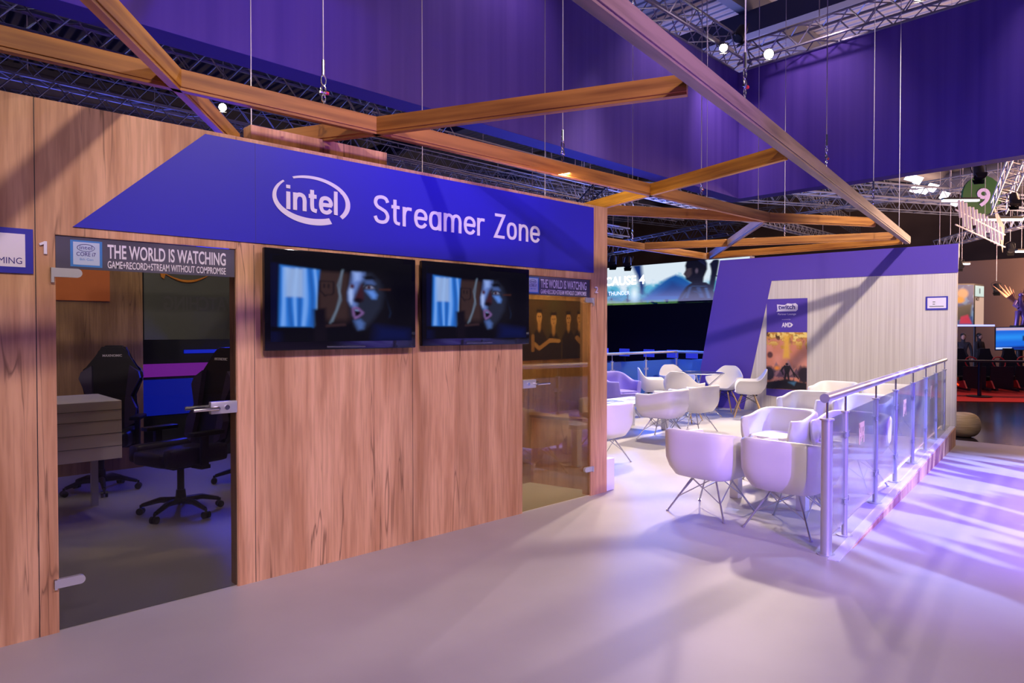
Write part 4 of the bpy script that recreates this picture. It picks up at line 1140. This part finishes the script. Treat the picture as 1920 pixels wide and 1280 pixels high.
# ================================================================== INSIDE THE BOOTHS
def make_gaming():
    t = empty('gaming_chair')
    # facing +x ; star base
    for k in range(5):
        a = R(72 * k + 20); b = MB(); b.tube([(0, 0, .11), (.16 * math.cos(a), .16 * math.sin(a), .115), (.30 * math.cos(a), .30 * math.sin(a), .075)], [.030, .024, .016], 8)
        lg = b.build('base_leg', 'black', t, True)
        b = MB(); c_ = (.31 * math.cos(a), .31 * math.sin(a)); px, py = -math.sin(a), math.cos(a)
        for s_ in (-1, 1): b.tube([(c_[0] + px * s_ * .008, c_[1] + py * s_ * .008, .029), (c_[0] + px * s_ * .027, c_[1] + py * s_ * .027, .029)], .028, 14)
        b.tube([(c_[0], c_[1], .03), (c_[0], c_[1], .08)], .010, 6); b.build('caster', 'black', lg, True)
    MB().cyl((0, 0), .045, .09, .20, 16, .035).cyl((0, 0), .027, .20, .40, 14).build('gas_column', 'black', t, 30)
    MB().box(-.16, -.12, .385, .14, .12, .425, .01).build('seat_mechanism', 'dark', t)
    b = MB(); b.box(-.25, -.19, .425, .29, .19, .535, .035); b.box(-.24, -.29, .43, .27, -.17, .575, .04); b.box(-.24, .17, .43, .27, .29, .575, .04); b.build('seat', 'darkleather', t, 60)
    # back
    out = [(-.14, .50), (-.24, .58), (-.255, .72), (-.20, .86), (-.285, 1.02), (-.27, 1.10), (-.155, 1.20), (-.125, 1.31), (-.09, 1.345)]
    poly = out + [(-p[0], p[1]) for p in out[::-1]]; tilt = lambda z: -.27 - (z - .5) * .22
    b = MB(); b.prism(poly, lambda p: (tilt(p[1]) + .05, p[0], p[1]), lambda p: (tilt(p[1]) - .05, p[0] * .95, p[1]))
    bmesh.ops.bevel(b.bm, geom=b.bm.edges[:], offset=.018, segments=2, affect='EDGES'); b.build('backrest', 'darkleather', t, 60)
    for s_ in (-1, 1):
        b = MB(); b.prism([(s_ * .15, .55), (s_ * .235, .60), (s_ * .245, .74), (s_ * .19, .86), (s_ * .265, 1.03), (s_ * .25, 1.09), (s_ * .165, 1.15), (s_ * .15, .95), (s_ * .14, .8)], lambda p: (tilt(p[1]) + .075 + abs(p[0]) * .12, p[0], p[1]), lambda p: (tilt(p[1]) + .045, p[0], p[1]))
        b.build('side_bolster', 'purple_leather', t)
    text('headrest_word', 'MAXNOMIC', .17, .024, 'letter', (tilt(1.245) + .053, -.085, 1.235), (0, 1, 0), (-.22, 0, 1), t, bold=.02, extrude=.002)
    for s_ in (-1, 1):
        b = MB(); b.box(-.03, s_ * .31 - .02, .42, .03, s_ * .31 + .02, .66, .008); b.box(-.16, s_ * .31 - .045, .66, .12, s_ * .31 + .045, .695, .012); b.box(-.04, min(s_ * .2, s_ * .33), .40, .04, max(s_ * .2, s_ * .33), .43); b.build('armrest', 'black', t, 40)
    return t


gc = make_gaming()
put(gc, 1.84, 5.90, R(196), 'black gaming chair nearest to the left glass door, seat turned to the camera', 'chair', 'gaming chairs in the booth', True)
put(gc, 1.56, 7.24, R(-118), 'black gaming chair farther back in the booth, behind the white desk', 'chair', 'gaming chairs in the booth', False)
put(gc, 2.72, 6.7, R(-150), 'black gaming chair beside the right jamb of the left glass door', 'chair', 'gaming chairs in the booth', False)
t = empty('booth_desk', (.7, 6.9, 0), 0, 'white panelled desk inside the left booth behind the glass door', 'desk')
b = MB(); b.box(-.15, 5.96, .50, 1.43, 6.72, .95, .004); up(b.build('desk_body', 'white'), t)
for z in (.6, .7, .8, .88): up(MB().box(-.15, 5.957, z, 1.4305, 5.9605, z + .003).build('panel_joint', 'ghost'), t)
for x, y in ((-.1, 6.0), (1.36, 6.64), (-.1, 6.64)): up(MB().box(x, y, 0, x + .05, y + .05, .5).build('leg', 'steel'), t)
tag(MB().box(.95, WY + 4.19, 1.80, 1.86, WY + 4.212, 2.12).build('wall_sign', 'orange'), 'orange translucent board high on the booth back wall', 'sign')
tag(MB().box(2.2, 8.22, 1.39, 3.33, 8.26, 2.17).build('window_board', 'grey_in'), 'grey green board in the rear opening of the left booth', 'board')
t = tag(text('window_lettering', 'WATCHING', .85, .16, 'ghost', (2.40, 8.218, 1.72), (1, 0, 0), bold=.02, extrude=.001, mirror=True), 'faint mirrored lettering on the grey green board', 'lettering')  # sign lettering reflected in the glass, put in as a mirrored mesh
# orange smile arrow reflected in the door glass, modelled as a mirrored shape
b = MB(); pts = [(2.30 + .44 * k / 12, 8.19, 2.13 - .10 * math.sin(math.pi * (k / 12) * .9 + .2)) for k in range(13)]
b.tube([(2.42 + .45 * k / 14, 8.205, 2.145 - .095 * math.sin(math.pi * (.08 + .84 * k / 14))) for k in range(15)], [.004 + .012 * math.sin(math.pi * k / 14) for k in range(15)], 6)
b.prism([(2.36, 2.17), (2.49, 2.165), (2.47, 2.145), (2.42, 2.13), (2.40, 2.065), (2.37, 2.09)], lambda p: (p[0], 8.20, p[1]), lambda p: (p[0], 8.219, p[1]))
tag(b.build('smile_sticker', 'smile', None, True), 'orange curved arrow seen through the top right of the left glass door', 'sticker')
# glow of the stand beyond the rear opening
t = empty('light_wall', (3.5, 10.4, 0), 0, 'low wall with blue and magenta light bands beyond the rear opening of the booth', 'light wall')
up(MB().box(2.3, 10.4, -.34, 6.3, 10.5, 1.95).build('board', 'dark'), t)
up(MB().box(2.3, 10.36, .84, 6.3, 10.399, 1.02).build('magenta_band', 'magenta'), t)
up(MB().box(3.3, 10.36, 1.16, 4.6, 10.399, 1.21).build('blue_band', 'bluescreen'), t)
up(MB().box(2.3, 10.36, .30, 6.3, 10.399, .80).build('blue_band', mat('deep_blue_band', (0, .01, .2), .3, 0, (.005, .02, .6), .8)), t)
# booth 2
q = Pic(150, 70, (86, 66, 30)); nn = q.noise(20, 1, 3, 2); q.mix(nn * .5, (62, 46, 20)); q.mix(np.clip(1 - abs(q.u - .52) * 5, 0, 1) * .35, (84, 92, 50))
for k, (cx_, cy, s_) in enumerate(((.07, .66, .85), (.27, .70, 1.0), (.50, .66, 1.12), (.75, .68, .95), (.94, .69, .95))):
    q.poly([(cx_ - .11 * s_, 0), (cx_ - .115 * s_, cy - .34 * s_), (cx_ - .05, cy - .20 * s_), (cx_ + .05, cy - .20 * s_), (cx_ + .115 * s_, cy - .34 * s_), (cx_ + .11 * s_, 0)], (40, 31, 22), .02)
    q.ell(cx_, cy - .14 * s_, .026 * s_, .09 * s_, (190, 145, 84), .02); q.ell(cx_, cy + .01, .042 * s_, .115 * s_, (206, 160, 94), .012)
    q.poly([(cx_ - .046 * s_, cy + .03), (cx_ - .042 * s_, cy + .14), (cx_ + .042 * s_, cy + .14), (cx_ + .046 * s_, cy + .03), (cx_ + .03 * s_, cy + .08), (cx_ - .03 * s_, cy + .08)], (36, 25, 14), .012)
    for e_ in (-.017, .017): q.ell(cx_ + e_, cy + .02, .009, .012, (50, 32, 18), .008)
    q.ell(cx_, cy - .055, .014, .008, (120, 70, 48), .006); q.line([(cx_, cy + .01), (cx_ - .004, cy - .02)], .003, (150, 108, 62))
q.line([(.19, .27), (.27, .19), (.44, .32)], .030, (190, 145, 84)); q.line([(.58, .31), (.44, .32)], .034, (200, 155, 90)); q.line([(.90, .36), (.98, .26)], .036, (180, 134, 78)); q.line([(.17, .40), (.17, .16)], .024, (160, 120, 70))
t = empty('team_mural', (5.05, 4.74, 1.6), 0, 'brown team picture of five people on the rear wall of the right booth, lettering mirrored', 'mural')  # hall banner reflected in the door glass, modelled as a wall picture
up(q.mesh('picture', (4.60, 4.745, 1.20), (1, 0, 0), .90, .60, M['print']), t)
up(text('mirrored_name', 'AORUS', .30, .048, 'gold', (4.61, 4.744, 1.84), (1, 0, 0), bold=.01, extrude=.001, mirror=True), t)
up(MB().prism([(4.90, 1.915), (5.00, 1.895), (4.985, 1.835), (4.955, 1.825), (4.93, 1.85), (4.96, 1.875)], lambda p: (p[0], 4.742, p[1]), lambda p: (p[0], 4.744, p[1])).build('bird_mark', 'gold'), t)
up(text('cross_mark', '×', .025, .025, 'gold', (5.055, 4.744, 1.855), (1, 0, 0), extrude=.001), t)
up(text('mirrored_name', 'G2 ESPORTS', .33, .044, 'gold', (5.12, 4.744, 1.842), (1, 0, 0), bold=.01, extrude=.001, mirror=True), t)
t = empty('low_cabinet', (5.0, 4.7, 0), 0, 'low wooden cabinet with dark top inside the right booth', 'cabinet')
up(MB().prism([(4.86, 4.18), (4.72, 4.74), (5.40, 4.74), (4.95, 4.22)], lambda p: (p[0], p[1], 0), lambda p: (p[0], p[1], .64)).build('body', 'wood'), t)
up(MB().prism([(4.85, 4.17), (4.71, 4.745), (5.41, 4.745), (4.955, 4.21)], lambda p: (p[0], p[1], .64), lambda p: (p[0], p[1], .665)).build('top', mat('brown_top', (.20, .08, .04), .35)), t)

# ================================================================== THE HALL BEYOND
# large landscape screen
q = Pic(620, 92, (235, 245, 252)); n1 = q.noise(26, 6, 2, 5); n2 = q.noise(46, 9, 6, 5)
q.mix(np.clip((.62 - q.v) * 4 + (n1 - .5) * 3, 0, 1), (120, 200, 225)); q.mix(np.clip((.35 - q.v) * 5 + (n1 - .5) * 2, 0, 1), (70, 150, 180)); q.mix(np.clip((.16 - q.v) * 9 + (n2 - .5) * 3, 0, 1), (110, 150, 110)); q.mix(np.clip((.5 - q.v) * 3, 0, 1) * np.clip((n2 - .58) * 9, 0, 1), (14, 70, 100))
q.poly([(.60, .10), (.66, .45), (.70, .62), (.735, .70), (.77, .60), (.81, .42), (.84, .10)], (16, 118, 185), .03); q.poly([(.66, .2), (.72, .55), (.76, .4), (.80, .15)], (10, 80, 150), .04, .7)
q.poly([(.555, 1), (.595, 1), (.60, .7), (.608, .45), (.60, .25), (.585, .3), (.585, .55), (.575, .75)], (8, 70, 140), .02); q.ell(.565, .3, .018, .20, (235, 248, 252), .03)
q.poly([(.33, .0), (.42, .14), (.50, .1), (.58, .05), (.60, 0)], (150, 180, 120), .05, .7)
fx_ = lambda pts: [(.770 + (x_ - .79) * .72, y_) for x_, y_ in pts]
q.poly(fx_([(.75, 0), (.758, .12), (.775, .25), (.80, .40), (.835, .50), (.90, .47), (.935, .36), (.95, 0)]), (14, 26, 46), .010)
for a_, b2, wd_, col in (((.80, .12), (.82, .38), .006, (70, 100, 140)), ((.83, .40), (.90, .38), .006, (84, 118, 160)), ((.86, .36), (.88, .12), .008, (66, 96, 138)), ((.90, .34), (.915, .10), .006, (84, 118, 160)), ((.775, .10), (.80, .26), .005, (56, 84, 120)), ((.84, .28), (.87, .22), .008, (50, 76, 110))): q.line(fx_([a_, b2]), wd_, col)
q.poly(fx_([(.80, 1.02), (.792, .90), (.797, .80), (.785, .70), (.795, .64), (.797, .57), (.815, .52), (.835, .46), (.885, .48), (.888, .60), (.905, .78), (.905, .92), (.895, 1.02)]), (16, 15, 22), .008)
q.poly(fx_([(.797, .83), (.825, .84), (.828, .70), (.815, .62), (.800, .60), (.797, .65), (.788, .70), (.798, .78)]), (96, 84, 88), .010); q.ell(.770 + (.852 - .79) * .72, .76, .006, .06, (120, 108, 124), .006)
q.line([(.868, .30), (.885, .98)], .010, (24, 36, 60)); q.line([(.876, .62), (.892, .60)], .008, (24, 36, 60)); q.poly([(.862, .9), (.875, .98), (.895, .95), (.885, .6), (.875, .6)], (20, 30, 50), .008)
q.mix((q.u > .885) * np.clip((.45 - q.v) * 5, 0, 1) * np.clip((n2 - .4) * 6, 0, 1), (20, 40, 60))
M['ledpic'] = vmat('led_wall_picture', .85, True, .4)
SX, Y0, Y1, Z0, Z1 = 19.95, 10.4, 20.5, 2.40, 3.78
t = empty('video_wall', (SX, 15, 0), 0, 'huge bright landscape screen with a figure and white title, behind the lounge', 'screen')
up(MB().box(SX + .02, Y0, -.34, SX + .3, Y1, Z1 + .02).build('housing', mat('navy_stand_wall', (.004, .006, .035), .5)), t)
q.c = q.c ** 1.45; up(q.mesh('picture', (SX, Y1, Z0), (0, -1, 0), Y1 - Y0, Z1 - Z0, M['ledpic']), t)
up(text('title', 'JUST CAUSE 4', 2.9, .42, 'tube', (SX - .004, 17.25, 3.02), (0, -1, 0), bold=.018, extrude=.003), t)
up(text('subtitle', '& THUNDER', 1.15, .14, 'paleled', (SX - .004, 16.15, 2.76), (0, -1, 0), bold=.01, extrude=.003), t)
for i, y in enumerate((17.4, 16.7, 15.9, 15.1, 14.2, 13.2, 12.3, 11.6)):
    t = empty('demo_monitor', (18.6, y, -.34), 0, ['demo monitor at the far left beyond the rear railing', 'demo monitor, second from the left beyond the railing', 'demo monitor with a red face', 'demo monitor with a pale blue arch', 'demo monitor right of the arch', 'demo monitor near the railing corner', 'demo monitor above the railing corner', 'demo monitor beside the purple wall edge'][i], 'monitor', 'demo monitors of the blue stand')
    MB().box(-.02, -.2, .95, .02, .2, 1.2).build('screen', mat('monitor_face_%d' % i, (.2, .02, .04) if i == 2 else (.02, .03, .4), .3, 0, (.5, .02, .05) if i == 2 else (.04, .06, 1), .5 if i != 3 else 1.4), t)
    MB().box(.0, -.03, .75, .03, .03, .97).build('stand', 'dark', t)
    MB().box(-.25, -.30, 0, .25, .30, .76).build('pedestal', mat('blue_pedestal_%d' % i, (.01, .03, .35), .4), t)
tag(MB().box(8.2, 10.4, -.34, 17.5, 10.55, .66).build('blue_barrier', mat('lit_blue_panel', (.01, .08, .6), .5, 0, (.0, .08, .80), .75)), 'blue lit barrier panel just beyond the rear railing', 'barrier')


def person(loc, rz, label, seed):
    t = empty('person', loc, rz, label, 'person', None)
    J = {'pel': (0, 0, .95), 'chest': (0, 0, 1.28), 'neck': (0, 0, 1.47), 'head': (.01, 0, 1.62), 'top': (.01, 0, 1.70), 'ls': (0, .17, 1.40), 'rs': (0, -.17, 1.40), 'le': (.02, .24, 1.12), 're': (.06, -.24, 1.12), 'lh': (.10, .25, .86), 'rh': (.26, -.18, 1.05),
         'lhi': (0, .09, .90), 'rhi': (0, -.09, .90), 'lk': (.02, .10, .50), 'rk': (.05, -.11, .50), 'la': (-.02, .10, .08), 'ra': (.0, -.12, .08), 'lt': (.14, .12, .03), 'rt': (.17, -.14, .03)}
    E_ = [('pel', 'chest'), ('chest', 'neck'), ('neck', 'head'), ('head', 'top'), ('chest', 'ls'), ('ls', 'le'), ('le', 'lh'), ('chest', 'rs'), ('rs', 're'), ('re', 'rh'), ('pel', 'lhi'), ('lhi', 'lk'), ('lk', 'la'), ('la', 'lt'), ('pel', 'rhi'), ('rhi', 'rk'), ('rk', 'ra'), ('ra', 'rt')]
    Rr = dict(pel=.14, chest=.15, neck=.055, head=.095, top=.075, ls=.07, rs=.07, le=.045, re=.045, lh=.035, rh=.035, lhi=.095, rhi=.095, lk=.06, rk=.06, la=.04, ra=.04, lt=.035, rt=.035)
    ks = list(J); me = bpy.data.meshes.new('body'); me.from_pydata([J[k] for k in ks], [(ks.index(a), ks.index(c_)) for a, c_ in E_], [])
    bm = bmesh.new(); bm.from_mesh(me); ly = bm.verts.layers.skin.verify(); bm.verts.ensure_lookup_table()
    for i, k in enumerate(ks):
        bm.verts[i][ly].radius = (Rr[k], Rr[k] * (.8 if k in ('pel', 'chest') else 1)); bm.verts[i][ly].use_root = (k == 'pel')
    bm.to_mesh(me); bm.free(); o = bpy.data.objects.new('body', me); C.objects.link(o); o.parent = t; me.materials.append(M['cloth_dark'])
    o.modifiers.new('skin', 'SKIN'); s_ = o.modifiers.new('sub', 'SUBSURF'); s_.levels = 1; s_.render_levels = 1
    MB().sphere((.02, 0, 1.60), .088, (1, .82, 1.2)).sphere((.105, 0, 1.59), .015).build('face', 'skin', t, True)
    MB().sphere((-.005, 0, 1.645), .096, (1, .9, .95)).build('hair', 'black', t, True)
    MB().sphere((.11, .25, .83), .04, (.7, .5, 1.3)).sphere((.29, -.18, 1.06), .04, (1.2, .6, .7)).build('hand', 'skin', t, True)
    return t


person(at(1806, 640, 23.5).xy.to_3d() + Vector((0, 0, -.345)), R(200), 'person in dark clothes standing at the left in the far hall', 1)
person(at(1836, 640, 24.5).xy.to_3d() + Vector((0, 0, -.345)), R(250), 'person in dark clothes standing right of the other in the far hall', 2)
# kiosk with two lit faces
kc = at(1826, 600, 24).xy.to_3d(); hd_ = Vector((math.cos(TH), math.sin(TH), 0)); rt_ = Vector((math.sin(TH), -math.cos(TH), 0))
t = empty('display_kiosk', tuple(kc), 0, 'tall kiosk in the far hall with a colourful poster and a pale poster', 'kiosk')
lf = (-rt_ * 1 + hd_ * .1).normalized(); rf = (rt_ * .8 + hd_ * .6).normalized()
k0 = kc; kl = kc + lf * .95; kr = kc + rf * .85
b = MB(); quad = [k0, kl, kl + rf * .85, kr]; b.prism([0, 1, 2, 3], lambda i: quad[i] + Vector((0, 0, 1.62)), lambda i: quad[i] + Vector((0, 0, 3.12))); up(b.build('box', 'black'), t)
q = Pic(40, 60, (70, 84, 130)); n1 = q.noise(5, 6, 9, 3); q.mix(np.clip((n1 - .55) * 7, 0, 1), (120, 140, 170)); q.poly([(.1, 0), (.9, .2), (.95, .55), (.4, .45), (0, .3)], (92, 76, 62), .08); q.ell(.6, .78, .2, .12, (230, 160, 110), .06); q.ell(.5, .62, .18, .08, (235, 150, 50), .05); q.poly([(.5, .02), (.95, .02), (.8, .25), (.55, .2)], (200, 60, 80), .05)
M['kpic'] = vmat('lit_poster_print', .9, True, .5)
n_l = (rt_ * -.1 - hd_).normalized()
up(q.mesh('poster_picture', tuple(kl + Vector((0, 0, 1.68)) - hd_ * .02), tuple(-lf), .92, 1.40, M['kpic']), t)
q = Pic(40, 60, (205, 168, 150)); q.poly([(0, .72), (1, .72), (1, 1), (0, 1)], (200, 225, 220), .02); q.poly([(0, .70), (1, .70), (1, .725), (0, .725)], (12, 10, 12), .01); q.poly([(.45, .80), (.6, .80), (.6, .93), (.45, .93)], (90, 110, 115), .03)
on = (-hd_ * .8 + rt_ * .6) * .02
up(q.mesh('poster_picture', tuple(k0 + rf * .03 + Vector((0, 0, 1.68)) + on), tuple(rf), .80, 1.38, M['kpic']), t)
up(text('poster_word', 'NOT', .34, .13, 'black', tuple(k0 + rf * .06 + Vector((0, 0, 2.52)) + on * 1.3), tuple(rf), bold=.03, extrude=.004), t)
for x in (k0 * .3 + kr * .7, kl * .8 + k0 * .2): up(MB().cyl(x + hd_ * .3, .04, -.345, 1.62, 10).build('support', 'black'), t)
tag(MB().obox(at(1786, 610, 23.6), at(1864, 610, 24.4), .05, .06).build('light_bar', 'paleled'), 'pale blue light bar under the far kiosk', 'light bar')
# blue screen tv on stand
s0 = at(1867, 655, 23); s1 = at(1960, 655, 22.2); sd = (s1 - s0).normalized()
t = empty('demo_screen', tuple(s0.xy.to_3d() + Vector((0, 0, -.345))), 0, 'large blue screen at the right picture edge in the far hall', 'screen')
q = Pic(60, 30, (18, 96, 205)); q.poly([(0, .88), (1, .88), (1, 1), (0, 1)], (190, 170, 190), .04); q.line([(0, .55), (1, .60)], .12, (40, 150, 235), .6, .2); q.poly([(0, 0), (1, 0), (1, .2), (0, .1)], (8, 30, 110), .1); q.poly([(.55, .40), (.8, .40), (.8, .62), (.55, .62)], (6, 14, 60), .03); q.ell(.67, .51, .04, .05, (230, 240, 255), .02); q.poly([(.0, .03), (.33, .04), (.33, .09), (0, .08)], (200, 220, 255), .01)
up(q.mesh('picture', tuple(s0), tuple(sd), (s1 - s0).length, .73, vmat('blue_screen_picture', 1.1)), t)
up(MB().obox(s0 + Vector((0, 0, .36)) + hd_ * .06, s1 + Vector((0, 0, .36)) + hd_ * .06, .06, .79).build('casing', 'black'), t)
for f_ in (.2, .8):
    p = s0.lerp(s1, f_); up(MB().cyl(p + hd_ * .06, .03, -.345, p.z, 10).build('stand_leg', 'black'), t)
# winged statue
sc_ = at(1912, 612, 23.4)
t = empty('winged_statue', tuple(sc_), TH + R(180), 'purple and gold winged figure statue above the blue screen, cut by the picture edge', 'statue')
b = MB(); b.cyl((0, 0), .28, -.02, .04, 20); b.build('plinth', 'dark', t)
b = MB(); b.tube([(0, .10, .04), (.05, .11, .28), (0, .07, .52), (0, 0, .70), (0, 0, .92), (.02, 0, 1.02)], [.07, .07, .09, .13, .07, .05], 12); b.tube([(0, -.12, .04), (.03, -.12, .28), (0, -.07, .52)], [.07, .07, .09], 10)
b.tube([(0, .13, .88), (.12, .28, .74), (.30, .22, .72)], [.05, .045, .04], 8); b.tube([(0, -.13, .88), (.10, -.28, .72), (.26, -.24, .62)], [.05, .045, .04], 8); b.sphere((.03, 0, 1.08), .075); b.build('body', mat('violet_armour', (.25, .16, .50), .3, .5), t, True)
for s_ in (-1, 1):
    b = MB()
    for k in range(5):
        a = R(38 + 11 * k); L_ = .95 - .12 * k
        b.tube([(-.08, s_ * .08, .80), (-.12, s_ * (.08 + .5 * L_ * math.cos(a)), .80 + .5 * L_ * math.sin(a)), (-.14, s_ * (.08 + L_ * math.cos(a)), .82 + L_ * math.sin(a))], [.05, .038, .004], 6)
    b.build('wing', mat('gold_pink_wing', (.42, .18, .12), .5, .2), t, True)
MB().cyl((0, 0), .10, -1.6, -.02, 12).build('column', 'black', t)

# red carpet, table, racing seats
tag(MB().prism([0, 1, 2, 3], lambda i: [at(1740, 752, 17.6), at(2100, 758, 17.0), at(2100, 722, 22.6), at(1740, 722, 22.6)][i].xy.to_3d() + Vector((0, 0, -.33)), lambda i: [at(1740, 752, 17.6), at(2100, 758, 17.0), at(2100, 722, 22.6), at(1740, 722, 22.6)][i].xy.to_3d() + Vector((0, 0, -.346))).build('stage_carpet', 'carpet'), 'bright red carpeted platform in the far hall', 'carpet')
tb = at(1837, 677, 18.6)
t = empty('bar_table', (tb.x, tb.y, -.33), 0, 'long dark counter table on one post, on the red carpet', 'table')
up(MB().obox(at(1780, 676, 18.9), at(1935, 678, 18.3), .45, .05).build('tabletop', 'dark'), t)
up(MB().cyl(tb, .05, -.31, .64, 14).build('post', 'black'), t); up(MB().cyl(tb, .30, -.33, -.30, 24).build('foot', 'black'), t)
for i, (px_, dd, lb) in enumerate(((1812, 20.7, 'red and black racing seat rig, left on the red carpet'), (1862, 20.6, 'racing seat rig in the middle of the red carpet'), (1908, 20.8, 'racing seat rig with glowing ring at the right edge'))):
    p = at(px_, 695, dd)
    t = empty('racing_rig', (p.x, p.y, -.33), TH + R(168), lb, 'racing simulator', 'racing rigs')
    b = MB(); b.box(-.9, -.3, .05, .9, -.24, .12); b.box(-.9, .24, .05, .9, .3, .12); b.box(.5, -.3, .1, .56, .3, .75); b.box(-.8, -.25, 0, -.7, .25, .12); b.build('frame', 'dark', t)
    out = [(-.2, 0), (-.28, .3), (-.24, .55), (-.16, .72), (-.13, .9), (.13, .9), (.16, .72), (.24, .55), (.28, .3), (.2, 0)]
    b = MB(); b.prism(out, lambda p_: (-.35 - p_[1] * .2, p_[0], .35 + p_[1]), lambda p_: (-.47 - p_[1] * .2, p_[0], .35 + p_[1])); b.box(-.4, -.26, .25, .15, .26, .42, .03); b.build('seat', 'black', t)
    b = MB(); b.tube([(.35 - .08 * math.sin(R(a)), .17 * math.cos(R(a)), .85 + .17 * math.sin(R(a))) for a in range(0, 360, 20)], .018, 8, True); b.build('steering_wheel', 'red', t, True)
    b = MB(); b.prism([(-.3, 0), (.9, .0), (.7, .22), (-.3, .10)], lambda p_: (p_[0], -.32, .12 + p_[1]), lambda p_: (p_[0], -.36, .12 + p_[1])); b.build('side_panel', 'red', t)
    b = MB(); b.obox((-.6, -.37, .45), (.4, -.37, .18), .02, .03); b.build('light_strip', 'redled', t)
pc = Vector((13.74, 3.22, -.345)); rows = []
for k in range(13):
    a = math.pi * k / 12; rows.append([(math.sin(a) ** .55 * .26 * math.cos(2 * math.pi * j / 28), math.sin(a) ** .55 * .26 * math.sin(2 * math.pi * j / 28), .21 - .21 * math.cos(a)) for j in range(28)])
o = MB().grid(rows, True).build('round_pouf', 'tan', None, True, tuple(pc)); tag(o, 'round tan woven pouf behind the right end of the white wall', 'pouf')

# lit letter sign hanging in the hall
t = empty('letter_sign', tuple(at(1835, 420, 18)), 0, 'hanging sign of upright pinkish lit tubes in the upper right hall', 'sign')
b = MB(); rnd = random.Random(4)
for k in range(13):
    f_ = k / 12; x = 1798 + 78 * f_; yt = 372 + 50 * f_ + (0 if k % 3 else 3); yb_ = 422 + 42 * f_ - (0 if k % 4 else 14); d_ = 17 + 2 * f_
    up(MB().obox(at(x, yt, d_), at(x + 3, yb_, d_), .05, .06, up=(1, 0, 0)).build('letter_tube', 'ledpink'), t)
for yo0, yo1 in ((393, 440), (421, 463)): up(MB().tube([at(1792, yo0, 16.95), at(1884, yo1, 19.05)], .02, 6).build('cross_bar', 'ledpink'), t)
up(MB().prism([0, 1, 2], lambda i: [at(1862, 382, 19.3), at(1884, 425, 19.3), at(1880, 474, 19.3)][i], lambda i: [at(1862, 382, 19.4), at(1884, 425, 19.4), at(1880, 474, 19.4)][i]).build('end_board', 'white'), t); hang(t, [at(1800, 372, 17.05), at(1870, 420, 18.9)])
t = NS = empty('hall_number_sign', tuple(at(1842, 364, 21.5)), 0, 'dark green round hanging sign with a pale number 9', 'sign')
gp = at(1842, 366, 21.5)
oct_ = [(.62 * math.cos(R(a)), .62 * math.sin(R(a))) for a in range(0, 360, 15)]
up(MB().prism(oct_, lambda p_: gp + rt_ * p_[0] + Vector((0, 0, p_[1])), lambda p_: gp + rt_ * p_[0] + Vector((0, 0, p_[1])) + hd_ * .08).build('disc', 'green'), t)
up(text('numeral', '9', .42, .58, 'lav', tuple(gp - rt_ * .18 - Vector((0, 0, .36)) - hd_ * .01), tuple(rt_), bold=.02, extrude=.01), t); hang(NS, [gp + Vector((0, 0, .6))])
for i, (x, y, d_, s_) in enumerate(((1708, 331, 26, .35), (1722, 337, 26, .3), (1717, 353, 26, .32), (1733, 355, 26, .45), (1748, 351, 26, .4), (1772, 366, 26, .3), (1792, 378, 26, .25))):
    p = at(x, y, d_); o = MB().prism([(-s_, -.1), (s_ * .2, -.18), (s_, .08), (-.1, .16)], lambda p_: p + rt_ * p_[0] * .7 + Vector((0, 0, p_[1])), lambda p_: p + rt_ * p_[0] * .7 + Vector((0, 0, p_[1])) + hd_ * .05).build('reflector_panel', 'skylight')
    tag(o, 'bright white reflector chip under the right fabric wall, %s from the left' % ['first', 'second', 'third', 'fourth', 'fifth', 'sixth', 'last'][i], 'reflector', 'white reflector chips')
for i, (px_, py, d_) in enumerate(((1837, 330, 15), (1903, 380, 17), (1800, 500, 25), (1870, 545, 24), (1896, 470, 24), (1148, 495, 20), (1176, 497, 20))):
    p = at(px_, py, d_); lamp(tuple(p), tuple(p + Vector((-2, -1, -4))), ['black lamp hanging left of the green round sign', 'black lamp at the right edge near the truss', 'small lamp above the far kiosk', 'small lamp left of the winged statue', 'small lamp above the winged statue', 'small lamp above the word on the landscape screen', 'second small lamp above the landscape screen'][i], .12, False)
    hang(LAST, [tuple(p + Vector((.1, .05, .35)))])
# boards and stands filling the distance
for i, (x, y, w2, d2, h, col, lb) in enumerate(((30, 16, 6, 3, 3.4, (.02, .02, .05), 'far dark stand block behind the landscape screen'), (34, 6, 5, 4, 4.2, (.06, .035, .025), 'far brown stand block behind the kiosk'), (31, 0.5, 4, 4, 3.6, (.05, .03, .025), 'far brown stand block behind the winged statue'), (6, 26, 12, 3, 4.5, (.015, .015, .035), 'far dark stand block beyond the booths'))):
    tag(MB().box(x - w2 / 2, y - d2 / 2, -.345, x + w2 / 2, y + d2 / 2, h, .02).build('stand_block', mat('stand_block_%d' % i, col, .7)), lb, 'stand')
